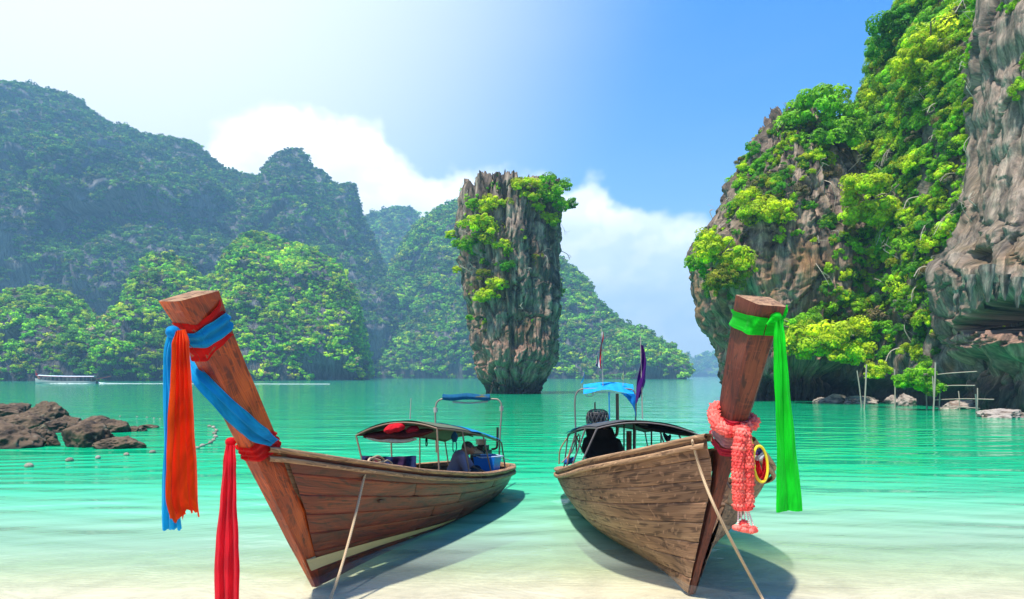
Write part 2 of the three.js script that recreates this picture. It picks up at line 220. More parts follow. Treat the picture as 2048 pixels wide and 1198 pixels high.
{
  const far = hill({ name: 'distant_island', label: 'faint blue islands low on the horizon between the hill and the rock', crest: [[1345, 750], [1352, 728], [1362, 716], [1372, 712], [1381, 722], [1390, 728], [1402, 716], [1412, 711], [1424, 712], [1434, 709], [1443, 716], [1452, 724], [1465, 731], [1490, 740], [1510, 751]], shore: 2300, top: 2500, nu: 80, nv: 30, rough: 0.15, seed: 4 });
  cover('distant_forest', 'hazy woods on the faint far islands', farCrowns, farLeafMat, far.surf, 900, forestRule(14, 24, 0.6, 0.8, hillGreens, 0.01), 41);
  const knoll = hill({ name: 'hill', label: 'rounded hazy knoll seen through the gap between the two ridges', crest: [[690, 520], [725, 446], [745, 430], [775, 418], [810, 415], [828, 424], [840, 450], [870, 520], [900, 600]], shore: 1150, top: 1320, nu: 90, nv: 50, seed: 6, rough: 0.8 });
  cover('forest', 'hazy woods on the rounded knoll in the gap', farCrowns, farLeafMat, knoll.surf, 4200, forestRule(5.5, 11, 0.55, 0.75, hillGreens, 0.018), 42);
  const main = hill({ name: 'hill', label: 'tall wooded limestone ridge falling from the corner towards the gap', crest: [[-260, 240], [-160, 200], [-60, 172], [0, 166], [50, 166], [100, 180], [150, 196], [200, 236], [222, 248], [250, 252], [300, 272], [345, 276], [385, 284], [420, 318], [445, 336], [480, 348], [520, 354], [533, 352], [542, 318], [558, 303], [590, 297], [608, 308], [620, 336], [632, 340], [645, 346], [662, 366], [680, 372], [700, 366], [710, 384], [716, 424], [735, 462], [760, 520], [800, 600], [850, 690], [885, 752]],
    shore: smoothTable([[-260, 560], [300, 620], [600, 690], [885, 760]]), top: smoothTable([[-260, 820], [300, 870], [600, 900], [720, 900], [885, 790]]), nu: 380, nv: 110, seed: 2, rough: 1.5 });
  cover('forest', 'dense hazy woods on the tall ridge', farCrowns, farLeafMat, main.surf, 46000, forestRule(2.2, 6.4, 0.62, 0.62, [[0.46, GREEN.deep, GREEN.mid], [0.26, GREEN.mid, GREEN.fresh], [0.08, GREEN.fresh, GREEN.lime], [0.12, GREEN.olive, GREEN.mid], [0.08, GREEN.grey, GREEN.olive]], 0.016), 43);
  const ridge2 = hill({ name: 'hill', label: 'wooded ridge behind the rock tower sloping down to the open sea', crest: [[700, 752], [740, 660], [790, 530], [815, 480], [845, 440], [880, 416], [925, 398], [980, 402], [1040, 440], [1090, 490], [1130, 528], [1152, 542], [1172, 566], [1192, 604], [1222, 632], [1250, 652], [1276, 658], [1292, 664], [1310, 680], [1334, 692], [1354, 706], [1366, 724], [1373, 748]],
    shore: smoothTable([[700, 720], [1100, 640], [1250, 560], [1373, 540]]), top: smoothTable([[700, 860], [1000, 850], [1200, 680], [1373, 560]]), nu: 300, nv: 90, seed: 3, rough: 0.9 });
  cover('forest', 'green woods on the ridge behind the rock tower', farCrowns, farLeafMat, ridge2.surf, 28000, forestRule(2.3, 6.8, 0.62, 0.95, hillGreens, 0.018), 44);
  const greensFront = [[0.22, GREEN.deep, GREEN.mid], [0.34, GREEN.mid, GREEN.fresh], [0.26, GREEN.fresh, GREEN.lime], [0.10, GREEN.olive, GREEN.lime], [0.08, GREEN.grey, GREEN.dry]];
  const frontHill = hill({ name: 'hill', label: 'bright green wooded foothill with pale cliffs at the waterline', crest: [[-200, 640], [-100, 600], [-20, 606], [30, 584], [85, 576], [130, 588], [165, 618], [195, 652], [225, 630], [255, 600], [275, 545], [300, 516], [335, 508], [372, 526], [392, 556], [420, 558], [445, 540], [466, 492], [490, 470], [512, 464], [540, 474], [570, 488], [610, 492], [645, 510], [672, 534], [696, 566], [708, 620], [716, 690], [724, 752]],
    shore: smoothTable([[-200, 330], [300, 350], [600, 390], [724, 410]]), top: smoothTable([[-200, 400], [90, 400], [200, 410], [330, 470], [520, 480], [724, 430]]), nu: 320, nv: 90, seed: 5, rough: 1.0, cliff: 0.16 });
  cover('forest', 'bright green trees covering the near foothill', farCrowns.concat(nearCrowns.slice(0, 2)), farLeafMat, frontHill.surf, 20000, forestRule(1.3, 4.4, 0.70, 1.15, greensFront, 0.03), 45);
}
// ───────────────────────── rock towers and cliffs ─────────────────────────
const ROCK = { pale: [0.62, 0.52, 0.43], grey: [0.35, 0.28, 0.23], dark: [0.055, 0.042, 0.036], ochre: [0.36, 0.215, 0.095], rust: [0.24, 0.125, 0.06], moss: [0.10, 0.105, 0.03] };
// a column of limestone: prof(y) radius, lean(y) sideways drift of its axis, carve(P, th, y) metres taken off
function rockColumn({ cx, cz, y0, y1, prof, lean = () => [0, 0], nu, nv, seed, flute = 1, drip = 1, carve, faceFrom = 0, tint, slab = 1, warm = [1, 1, 1] }) {
  const topJag = 0.06 * (y1 - y0);
  const g = grid(nu, nv, (u, v) => {
    const a = u * 2 * Math.PI, th = faceFrom + a + 0.55 * Math.sin(a);        // closer columns on the side towards the bay
    const sx = Math.sin(th), sz = Math.cos(th), cap = v > 0.94 ? (v - 0.94) / 0.06 : 0;
    let y = lerp(y0, y1, Math.min(1, v / 0.94));
    const R0 = prof(y), q = V(cx + sx * R0, y, cz + sz * R0);
    const q_ = (i) => q.getComponent(i), shift = drip * (ridge(sx * R0 * 0.55 + seed, y * 0.03, sz * R0 * 0.55, 3) * 1.6 + noise(sx * R0 * 1.5, seed, sz * R0 * 1.5) * 0.8 * sstep(-0.1, 0.4, noise(sx * R0 * 0.4 + 5, seed, sz * R0 * 0.4)));
    let R = prof(y + clamp(shift, -2.2, 2.2)); const crackN = Math.abs(noise(q_(0) * 0.33 + seed * 3, y * 0.035, q_(2) * 0.33)), crack = Math.max(0, 1 - crackN * 9) ** 1.5 + 0.6 * Math.max(0, 1 - Math.abs(noise(q_(0) * 0.8 + 3, y * 0.09 + seed, q_(2) * 0.8)) * 7) ** 1.5;
    const big = fbm(q.x * 0.16 + seed * 5, q.y * 0.09, q.z * 0.16, 4), fl = ridge(q.x * 0.42 + seed, q.y * 0.06, q.z * 0.42, 3), fine = ridge(q.x * 1.2, q.y * 0.10 + seed, q.z * 1.2, 3), ledge = noise(q.x * 0.2, q.y * 0.75 + seed, q.z * 0.2), rough = fbm(q.x * 1.7, q.y * 0.6, q.z * 1.7 + seed, 4);
    R *= 1 + 0.30 * big * flute; R += flute * ((fl > 0 ? fl * 0.5 : fl * 1.1) + (fine > 0 ? fine * 0.2 : fine * 0.5) + ledge * 0.3 + rough * 0.4 - crack * 0.7); { const ar = th * prof((y0 + y1) / 2), w1 = 0.7 * noise(q.x * 0.5, q.y * 0.3, q.z * 0.5), [id, e] = slabs(ar / 1.5 / slab + w1 * 0.5 + seed, y / 5.5 / slab + w1), [id2, e2] = slabs(ar / 0.7 / slab + w1 + 3, y / 2.6 / slab + w1 + seed); R += flute * ((id - 0.5) * 0.75 + (id2 - 0.5) * 0.16 - 0.55 * sstep(0.12 / slab, 0.01, e) - 0.16 * sstep(0.12 / slab, 0.01, e2)); };
    const L = lean(y); let P = V(cx + L[0] + sx * R, y, cz + L[1] + sz * R);
    if (carve) { const k = carve(P, sx, sz); if (k) { R = Math.max(0.4, R - k); P = V(cx + L[0] + sx * R, y, cz + L[1] + sz * R); } }
    const nearTop = sstep(y1 - topJag * 3.5, y1, y);
    if (nearTop > 0 || cap) { const w = 1 - cap; P.x = cx + L[0] + (P.x - cx - L[0]) * Math.max(w, 0.02); P.z = cz + L[1] + (P.z - cz - L[1]) * Math.max(w, 0.02); P.y += nearTop * topJag * (ridge(P.x * 0.7 + seed, 0.5, P.z * 0.7, 3) * 1.7 + 0.5 * noise(P.x * 0.3, 3, P.z * 0.3) - 0.2); }
    P.u = u * prof((y0 + y1) / 2) * 6.28 / 4; P.v = y / 6; return P;
  });
  // close the seam's normals
  const n = g.attributes.normal; for (let j = 0; j <= nv; j++) { const a = j * (nu + 1), b = a + nu, s = V(n.getX(a) + n.getX(b), n.getY(a) + n.getY(b), n.getZ(a) + n.getZ(b)).normalize(); n.setXYZ(a, s.x, s.y, s.z); n.setXYZ(b, s.x, s.y, s.z); }
  paint(g, (P, N) => {
    const st = ridge(P.x * 0.55 + seed, P.y * 0.045, P.z * 0.55, 3), s2 = fbm(P.x * 1.4, P.y * 0.12, P.z * 1.4 + seed, 3), b = fbm(P.x * 0.22, P.y * 0.22 + seed, P.z * 0.22, 3), h = (P.y - y0) / (y1 - y0);
    let c = mix3(ROCK.grey, ROCK.pale, sstep(-0.25, 0.45, s2 + b * 0.6));
    c = mix3(c, ROCK.dark, sstep(0.0, 0.55, -s2 * 0.8 + 0.25 * h + 0.3 * N.y + b * 0.5) * 0.8);
    { const ck = Math.max(0, 1 - Math.abs(noise(P.x * 0.33 + seed * 3, P.y * 0.035, P.z * 0.33)) * 6); c = mix3(c, ROCK.dark, ck * 0.6); }
    c = mix3(c, ROCK.ochre, sstep(0.05, 0.5, b + st * 0.3 - Math.abs(h - 0.38) * 0.7) * 0.75);
    c = mix3(c, ROCK.rust, sstep(0.15, 0.6, s2 + 0.1 - Math.abs(h - 0.28)) * 0.5);
    if (N.y > 0.3) c = mix3(c, ROCK.moss, sstep(0.3, 0.7, N.y) * 0.5 * sstep(0.1, 0.4, h));
    c = mix3(c, [0.56, 0.33, 0.24], sstep(12, 3, P.y) * 0.6); c = mix3(c, ROCK.dark, sstep(2.6, 1.2, P.y + 1.2 * b) * 0.85);  // red offsets green water bounce; dark tide band also paints shaded undersides
    if (tint) c = tint(c, P, N); return [c[0] * warm[0], c[1] * warm[1], c[2] * warm[2]];
  });
  return { g, surf: surfaceOf(g) };
}
const inBand = (x, a, b, f) => sstep(a - f, a + f, x) * sstep(b + f, b - f, x);
const leafMats = {}; for (const [k, c] of Object.entries(GREEN)) { const m = leafMat.clone(); m.color = rgb(...c); m.name = k + '_leaf'; leafMats[k] = m; }
const barkMat = std({ color: rgb(0.20, 0.16, 0.12), roughness: 0.95 }), paleBark = std({ color: rgb(0.42, 0.36, 0.28), roughness: 0.95 });
const patchGreen = (P, N, r, tone = 1) => { const f = 0.28, k = fbm(P.x * f, P.y * f, P.z * f, 3), g = 0.8 + 0.45 * clamp(0.5 + k * 1.5, 0, 1), c = pickGreen(r, nearGreens); return [c[0] * g * tone, c[1] * g * tone, c[2] * g * tone]; };  // leaf green picked at random, its tone varied in noise patches
const nearGreens = [[0.14, GREEN.deep, GREEN.mid], [0.30, GREEN.mid, GREEN.fresh], [0.38, GREEN.fresh, GREEN.lime], [0.12, GREEN.olive, GREEN.lime], [0.06, GREEN.grey, GREEN.dry]];
let treeSeed = 900;
function shrub(name, label, [px, py, d], R, shade, { root = [0, -0.3, 1.3], flat = 0.85, bark = barkMat, variant, clumps = 1 } = {}) {
  const r = RNG(treeSeed++), c = PX(px, py, d), base = V(c.x + root[0] * R, c.y + root[1] * R, c.z - root[2] * R * 0.6), t = thing(name, label, name.replace(/_/g, ' '), base);
  const to = (p) => p.clone().sub(base), parts = [tube([V(0, -0.2, -0.3), to(base.clone().lerp(c, 0.5)).add(V((r() - 0.5) * R * 0.3, R * 0.1, 0)), to(c)], 0.05 * R + 0.03, 10, 5)];
  for (let i = 0; i < 4; i++) { const a = r() * 6.283; parts.push(tube([to(base.clone().lerp(c, 0.45 + 0.12 * i)), to(c.clone().add(V(Math.cos(a) * R * 0.4, (r() - 0.2) * R * 0.4, Math.sin(a) * R * 0.4))), to(c.clone().add(V(Math.cos(a) * R * 0.85, (r() - 0.1) * R * 0.5, Math.sin(a) * R * 0.85)))], 0.022 * R + 0.012, 8, 4)); }
  mesh('trunk', join(parts), bark, t);
  const geos = []; for (let i = 0; i < clumps; i++) { const g = nearCrowns[(variant ?? Math.floor(r() * 5)) % 5].clone(), s = i ? R * (0.45 + r() * 0.25) : R, a = r() * 6.283; g.rotateY(r() * 6.28); g.scale(s, s * flat, s); const o = i ? V(Math.cos(a) * R * 0.8, (r() - 0.55) * R * 1.5, Math.sin(a) * R * 0.5) : V(); g.translate(c.x - base.x + o.x, c.y - base.y + o.y, c.z - base.z + o.z); geos.push(g); }
  mesh('crown', clumps > 1 ? join(geos) : geos[0], leafMats[shade], t); return t;
}

// the leaning tower that stands in the bay
const tower = (() => {
  const w = table([[-1, 2.8], [0, 3.0], [1.5, 3.5], [3, 4.3], [4.6, 5.1], [6.0, 5.6], [7.4, 5.75], [11.5, 6.0], [15.4, 6.75], [20, 6.9], [24, 6.9], [27.4, 6.5]]);
  const sx = table([[0, 0.15], [3.3, 0.2], [4.6, 0.6], [7.4, 0.3], [11.5, 0.3], [15.4, 0.0], [20, -0.25], [28, 0.1]]);
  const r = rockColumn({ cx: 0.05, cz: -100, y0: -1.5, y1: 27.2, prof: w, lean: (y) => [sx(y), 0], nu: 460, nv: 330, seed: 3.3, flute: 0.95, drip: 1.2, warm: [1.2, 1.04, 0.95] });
  tag(mesh('rock_tower', r.g, rockMat), 'tall limestone tower narrowing towards the water, standing alone in the bay', 'rock tower', null, 'thing');
  return r;
})();
function stalactites(parent, list) { for (const [px, py, d, len, w, seed] of list) { const top = PX(px, py, d), g = grid(14, 14, (u, v) => { const a = u * 6.283, k = w * (1 - 0.8 * Math.pow(v, 1.3)) * (1 + 0.4 * noise(Math.cos(a) * 1.5 + seed, v * 4, Math.sin(a) * 1.5)); const p = V(top.x + Math.cos(a) * k + 0.1 * noise(v * 3, seed, 1), top.y + 0.3 - v * (len + 0.3), top.z + Math.sin(a) * k); p.u = u * w; p.v = v * len / 6; return p; }); paint(g, (P) => mix3([0.40, 0.32, 0.26], ROCK.dark, sstep(-0.1, 0.4, noise(P.x * 3, P.y * 0.6, P.z * 3)))); mesh('stalactite', g, rockMat, parent); } }
const towerMesh = scene.children[scene.children.length - 1]; stalactites(towerMesh, [[1106, 672, 100, 3.2, 0.55, 1], [1113, 690, 100, 2.6, 0.4, 2], [1094, 690, 98.5, 2.4, 0.45, 3], [1082, 700, 97, 2.0, 0.4, 4], [1070, 704, 96, 1.6, 0.35, 5], [955, 700, 99, 1.8, 0.4, 6], [968, 712, 97.5, 1.5, 0.35, 7]]);
const onTower = [
  [946, 408, 1.15, 'fresh', 'small bush on the top corner of the rock tower nearest the tall ridge'], [990, 406, 1.7, 'lime', 'bright bush hanging over the top rim of the rock tower, beside the pointed spire'],
  [975, 470, 2.9, 'lime', 'broad yellow-green bush, the largest on the face of the rock tower'], [935, 490, 1.6, 'fresh', 'bush at the edge of the rock tower just below the largest one'], [905, 470, 1.0, 'lime', 'small bush sticking out into the air from the side of the rock tower'],
  [1010, 530, 1.2, 'mid', 'dark bush in a crack under the largest bush of the rock tower'], [968, 545, 1.0, 'olive', 'thin olive bush on the face of the rock tower above its lowest bush'], [975, 588, 1.9, 'lime', 'flat bright bush, the lowest one on the face of the rock tower'],
  [1048, 376, 1.7, 'lime', 'upright bush, the highest on the crown of the rock tower'], [1100, 390, 2.6, 'fresh', 'rounded open tree on the top of the rock tower beside the highest bush'], [1130, 410, 1.3, 'mid', 'thin tree leaning out from the top of the rock tower towards the clouds'],
  [1066, 405, 1.7, 'lime', 'bush hanging below the highest bush on the crown of the rock tower'], [1104, 440, 1.4, 'lime', 'small bush on the shoulder of the rock tower below the open tree'], [1076, 516, 0.9, 'olive', 'little olive tuft on the bare grey half of the rock tower'], [1120, 585, 0.7, 'mid', 'little tuft on the outer edge of the rock tower low down'], [940, 636, 0.7, 'fresh', 'little tuft on the narrowing edge of the rock tower'], [916, 538, 0.7, 'lime', 'tiny tuft at the edge of the rock tower halfway up']];
for (const [px, py, R, c, label] of onTower) { const off = Math.abs(px - 1022) / 103, d = 100 - 7.0 * Math.sqrt(Math.max(0, 1 - Math.min(1, off) ** 2)) - 0.2; shrub('bush', label, [px, py, d], R, c, { flat: 0.9, clumps: R > 1.5 ? 5 : 3, root: [off > 0.9 ? (px < 1022 ? 0.8 : -0.8) : 0, -0.4, 1.1] }); }

cover('tower_foliage', 'loose greenery in the cracks of the rock tower', nearCrowns, leafMat, tower.surf, 7000, (P, N, r) => { if (N.z < -0.5 || P.y < 8) return null; const n = fbm(P.x * 0.4, P.y * 0.35, P.z * 0.4 + 8, 3), m = sstep(0.02, 0.22, n + 0.16 * sstep(1, -4, P.x) * sstep(12, 18, P.y) + 0.2 * sstep(24, 27, P.y) * sstep(0, 5, P.x) - 0.1); if (r() > m * 0.28) return null; return { r: 0.18 + 0.55 * r() * r(), color: patchGreen(P, N, r), lift: 0.3, flat: 0.9, hug: 0.8 }; }, 64);
// the leaning pillar at the foot of the green cliff
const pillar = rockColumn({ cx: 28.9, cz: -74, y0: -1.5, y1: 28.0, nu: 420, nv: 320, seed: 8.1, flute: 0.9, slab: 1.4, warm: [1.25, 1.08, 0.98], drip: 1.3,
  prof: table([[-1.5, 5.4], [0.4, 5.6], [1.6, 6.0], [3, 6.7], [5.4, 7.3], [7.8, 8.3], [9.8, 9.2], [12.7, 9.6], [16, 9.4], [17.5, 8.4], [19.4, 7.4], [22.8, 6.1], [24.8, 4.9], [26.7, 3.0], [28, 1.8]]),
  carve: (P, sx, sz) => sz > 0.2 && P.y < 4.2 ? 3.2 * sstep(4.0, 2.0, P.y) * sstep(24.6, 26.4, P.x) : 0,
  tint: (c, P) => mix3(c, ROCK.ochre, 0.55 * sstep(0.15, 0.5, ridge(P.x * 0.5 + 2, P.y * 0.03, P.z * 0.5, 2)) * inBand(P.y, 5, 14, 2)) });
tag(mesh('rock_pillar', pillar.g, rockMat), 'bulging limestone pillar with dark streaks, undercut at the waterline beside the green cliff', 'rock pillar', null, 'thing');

// the grey cliff with an overhang at the edge of the view
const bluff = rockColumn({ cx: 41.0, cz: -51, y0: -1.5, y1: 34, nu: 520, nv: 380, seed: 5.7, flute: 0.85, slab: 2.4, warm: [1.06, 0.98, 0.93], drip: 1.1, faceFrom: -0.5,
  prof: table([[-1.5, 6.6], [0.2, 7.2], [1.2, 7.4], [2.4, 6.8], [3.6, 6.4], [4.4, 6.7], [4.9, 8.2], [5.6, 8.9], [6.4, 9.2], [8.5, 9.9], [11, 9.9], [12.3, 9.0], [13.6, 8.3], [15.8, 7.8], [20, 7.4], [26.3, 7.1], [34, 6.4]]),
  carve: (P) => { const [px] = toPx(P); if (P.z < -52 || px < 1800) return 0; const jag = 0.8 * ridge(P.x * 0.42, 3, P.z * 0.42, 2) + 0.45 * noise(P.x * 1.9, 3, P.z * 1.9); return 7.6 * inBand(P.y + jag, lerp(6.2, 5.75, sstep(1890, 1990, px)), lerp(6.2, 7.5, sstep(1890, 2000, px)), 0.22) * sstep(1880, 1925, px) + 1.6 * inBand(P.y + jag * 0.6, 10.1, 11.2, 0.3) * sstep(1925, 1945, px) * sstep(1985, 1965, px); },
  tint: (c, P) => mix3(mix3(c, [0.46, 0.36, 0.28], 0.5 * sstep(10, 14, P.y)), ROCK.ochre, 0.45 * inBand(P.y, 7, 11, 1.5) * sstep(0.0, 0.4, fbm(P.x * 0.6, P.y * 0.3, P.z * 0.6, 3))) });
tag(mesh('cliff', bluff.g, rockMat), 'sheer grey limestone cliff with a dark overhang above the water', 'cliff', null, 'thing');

stalactites(scene.children[scene.children.length - 1], [[1975, 540, 42.6, 1.9, 0.42, 11], [1940, 560, 43, 1.3, 0.3, 12], [2010, 560, 42.2, 1.2, 0.3, 13], [1915, 590, 43.6, 0.9, 0.25, 14], [2035, 565, 42, 1.5, 0.3, 15], [1992, 575, 42.6, 0.8, 0.2, 16]]);
// the green cliff between them
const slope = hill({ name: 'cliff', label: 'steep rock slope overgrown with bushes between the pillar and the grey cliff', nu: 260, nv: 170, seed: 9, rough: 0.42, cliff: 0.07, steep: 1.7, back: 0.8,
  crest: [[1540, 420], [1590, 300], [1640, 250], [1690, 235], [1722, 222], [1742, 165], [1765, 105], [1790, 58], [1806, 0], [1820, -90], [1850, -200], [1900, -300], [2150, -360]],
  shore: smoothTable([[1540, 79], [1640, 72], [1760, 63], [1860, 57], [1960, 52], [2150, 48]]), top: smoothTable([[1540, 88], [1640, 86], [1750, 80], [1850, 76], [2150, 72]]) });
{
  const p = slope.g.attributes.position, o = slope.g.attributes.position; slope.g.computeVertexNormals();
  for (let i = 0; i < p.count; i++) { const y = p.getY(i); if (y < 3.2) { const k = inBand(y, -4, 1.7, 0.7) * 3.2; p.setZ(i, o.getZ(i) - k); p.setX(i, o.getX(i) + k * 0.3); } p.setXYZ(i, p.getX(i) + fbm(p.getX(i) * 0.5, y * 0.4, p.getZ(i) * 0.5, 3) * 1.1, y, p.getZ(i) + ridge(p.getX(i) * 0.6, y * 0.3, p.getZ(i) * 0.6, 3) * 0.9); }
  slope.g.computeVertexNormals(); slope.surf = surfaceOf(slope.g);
  paint(slope.g, (P, N) => { const s = fbm(P.x * 0.9, P.y * 0.5, P.z * 0.9, 3), c = mix3(mix3(ROCK.grey, ROCK.rust, sstep(-0.1, 0.4, s)), ROCK.dark, clamp(sstep(0.1, 0.5, -s) * 0.7 + sstep(3.4, 1.6, P.y + s) * 0.85, 0, 1)); return P.y > 5 ? mix3(c, [0.07, 0.08, 0.03], 0.4) : c; });  // dark foot: tide stain raised to paint in the shade of the undercut
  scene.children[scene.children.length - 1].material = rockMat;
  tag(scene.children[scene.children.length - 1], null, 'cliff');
}
cover('cliff_foliage', 'dense bright bushes and creepers covering the green cliff', nearCrowns, leafMat, slope.surf, 9500, (P, N, r) => {
  if (P.z < -110 || N.z < -0.5 || P.y < 2.6) return null; { const [px, py] = toPx(P); if (px < 1690 && py < 470) return null; } const n = fbm(P.x * 0.3, P.y * 0.3, P.z * 0.3 + 4, 3); if (P.y < 5.2 && (n < 0.02 || r() < 0.3)) return null; if (n < -0.34 && r() < 0.9) return null;
  return { r: 0.3 + 1.25 * r() * r() * r() + 0.25 * r() + (P.y > 20 ? 0.3 : 0), color: patchGreen(P, N, r), lift: 0.35, flat: 0.95, hug: 0.9 };
}, 61);
cover('cliff_foliage', 'bright bushes growing over the top and flank of the rock pillar', nearCrowns, leafMat, pillar.surf, 9000, (P, N, r) => {
  if (N.z < -0.55) return null; const [px, py] = toPx(P); const n = fbm(P.x * 0.32, P.y * 0.32, P.z * 0.32 + 8, 3);
  const m = Math.max(inBand(P.y, 15.0, 27.0, 1.2) * sstep(0.02, 0.2, n + 0.02 + 0.25 * N.y) * sstep(1462, 1500, px + 60 * n) * (px > 1570 && px < 1640 && py < 235 ? 0 : 1) * sstep(1690, 1640, px), sstep(1625, 1665, px) * 0.9 * sstep(4, 6, P.y) * sstep(440, 500, py), inBand(py, 460, 580, 25) * inBand(px, 1400, 1480, 12) * 0.5);
  if (r() > m) return null; return { r: 0.22 + 0.8 * r() * r(), color: patchGreen(P, N, r), lift: 0.3, flat: 0.95, hug: 1.1 };
}, 62);
cover('cliff_foliage', 'yellow-green creepers along the edge of the grey cliff', nearCrowns, leafMat, bluff.surf, 5000, (P, N, r) => {
  if (N.z < -0.6) return null; const [px, py] = toPx(P), n = fbm(P.x * 0.5, P.y * 0.4, P.z * 0.5 + 2, 3), e = lerp(1945, 1905, sstep(200, 460, py)) + n * 60;
  const m = Math.max(py < 470 ? sstep(e + 12, e - 12, px) : 0, px > 2005 && py < 60 + n * 80 ? 0.5 : 0, P.y > 30 ? 0.6 : 0, px > 2035 && inBand(py, 120, 170, 10) ? 0.6 : 0); if (r() > m) return null;
  return { r: 0.3 + 0.65 * r() * r(), color: patchGreen(P, N, r, 1.05), lift: 0.3, flat: 1.0, hug: 1.3 };
}, 63);
const named = [
  ['tree', 1648, 232, 70, 3.6, 'fresh', 'round-crowned tree on the shoulder of the rock pillar, standing against the sky', 0.75], ['bush', 1446, 505, 66, 2.3, 'lime', 'large bright bush clinging to the bulge of the rock pillar above the sea', 0.8], ['bush', 1392, 532, 69, 1.1, 'fresh', 'small bush poking out over the sea from the side of the rock pillar', 0.6],
  ['bush', 1455, 560, 65.5, 1.5, 'olive', 'olive bush hanging under the large bright bush on the rock pillar', 0.6], ['tree', 1815, 60, 72, 3.0, 'mid', 'open dark tree on the skyline of the green cliff near the top of the view', 0.9], ['tree', 1775, 105, 76, 2.3, 'fresh', 'small feathery tree leaning over the skyline of the green cliff', 0.8],
  ['bush', 1650, 690, 62, 3.0, 'lime', 'wide bright bush low over the dark cave under the green cliff', 0.7], ['bush', 1600, 655, 63, 1.7, 'fresh', 'dark-edged bush beside the green-ribboned prow, at the pillar foot', 0.8], ['bush', 1745, 395, 63, 2.6, 'lime', 'glowing yellow-green bush in the middle of the green cliff', 0.75],
  ['bush', 1830, 760, 51, 1.4, 'fresh', 'fresh green bush hanging just above the pole fence at the water', 0.7], ['bush', 1755, 735, 55, 0.9, 'lime', 'small yellow bush beside the single upright pole', 0.6], ['bush', 1860, 90, 62, 2.6, 'lime', 'pale yellow-green bush high on the cliff beside the sheer grey rock', 0.9], ['bush', 1530, 420, 66, 2.0, 'lime', 'lime bush spilling down the dark face of the rock pillar', 0.8]];
for (const [n, px, py, d, R, c, label, flat] of named) shrub(n, label, [px, py, d], R, c, { flat: 1, clumps: 7 });

{ // bare twigs and hanging roots among the bushes
  const r = RNG(71), list = []; const put = (surf, n, test) => { for (let i = 0, k = 0; i < n * 20 && k < n; i++) { const { P, N } = surf.draw(r); if (N.z < -0.2 || !test(P)) continue; k++; const a = P.clone().addScaledVector(N, 0.2), L = 0.8 + r() * 2.2, dn = r() < 0.5, e = a.clone().add(V((r() - 0.5) * L, (dn ? -1 : 0.5) * L * (0.5 + 0.5 * r()), 0)).addScaledVector(N, 0.5 + r() * 0.9), m = a.clone().lerp(e, 0.5).addScaledVector(N, 0.4).add(V((r() - 0.5) * 0.4, 0.15, 0)); list.push(tube([a, m, e], 0.018 + r() * 0.028, 8, 4)); for (let j = 0; j < 2; j++) list.push(tube([m, m.clone().lerp(e, 0.6).add(V((r() - 0.5) * 0.8, (r() - 0.3) * 0.5, 0.15)), m.clone().lerp(e, 0.9).add(V((r() - 0.5) * 1.5, (r() - 0.4) * 1.0, 0.3))], 0.014, 6, 3)); } };
  put(slope.surf, 130, (P) => P.y > 4 && P.z > -100); put(pillar.surf, 36, (P) => P.y > 11); put(bluff.surf, 40, (P) => { const [px, py] = toPx(P); return px > 1840 && px < 1960 && py < 480; }); put(tower.surf, 26, (P) => P.y > 12);
  tag(mesh('twigs', join(list), paleBark), 'pale bare twigs and roots among the bushes of the cliffs', null, null, 'stuff');
}
// boulders at the waterline
function boulderGeo(seed, sx, sy, sz) {
  const g0 = new THREE.IcosahedronGeometry(1, 24), p = g0.attributes.position, a = V(), cuts = [], r = RNG(seed); for (let i = 0; i < 22; i++) { const n = V(r() - 0.5, r() - 0.4, r() - 0.5).normalize(); cuts.push([n, 0.62 + r() * 0.28]); }
  for (let i = 0; i < p.count; i++) { a.fromBufferAttribute(p, i).normalize(); let k = 1; for (const [n, d] of cuts) { const q = a.dot(n); if (q > 0.01) k = Math.min(k, d / q); } k *= 1 + 0.20 * fbm(a.x * 1.6 + seed, a.y * 1.6, a.z * 1.6, 3) + 0.20 * ridge(a.x * 3 + seed, a.y * 3, a.z * 3, 4); p.setXYZ(i, a.x * k * sx, a.y * k * sy, a.z * k * sz); }
  const g = mergeVertices((g0.deleteAttribute('normal'), g0.deleteAttribute('uv'), g0), 1e-4); g.computeVertexNormals();
  const uv = new Float32Array(g.attributes.position.count * 2); for (let i = 0; i < uv.length / 2; i++) { uv[2 * i] = (g.attributes.position.getX(i) + g.attributes.position.getZ(i)) * 0.7; uv[2 * i + 1] = (g.attributes.position.getY(i) + g.attributes.position.getZ(i) * 0.4) * 0.7; } g.setAttribute('uv', new THREE.BufferAttribute(uv, 2));
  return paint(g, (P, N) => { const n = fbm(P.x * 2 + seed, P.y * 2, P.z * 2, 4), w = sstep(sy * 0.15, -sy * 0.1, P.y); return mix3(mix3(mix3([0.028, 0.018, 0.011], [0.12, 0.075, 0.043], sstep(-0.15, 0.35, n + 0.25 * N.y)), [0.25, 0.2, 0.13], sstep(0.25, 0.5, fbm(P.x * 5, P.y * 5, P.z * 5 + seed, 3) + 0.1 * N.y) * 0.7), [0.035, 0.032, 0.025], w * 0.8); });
}
const boulderMat = std({ vertexColors: true, bumpMap: rockBump, bumpScale: 0.03, roughness: 0.95 });
const waterD = (py) => FOCAL * EYE / (py - HORIZON);
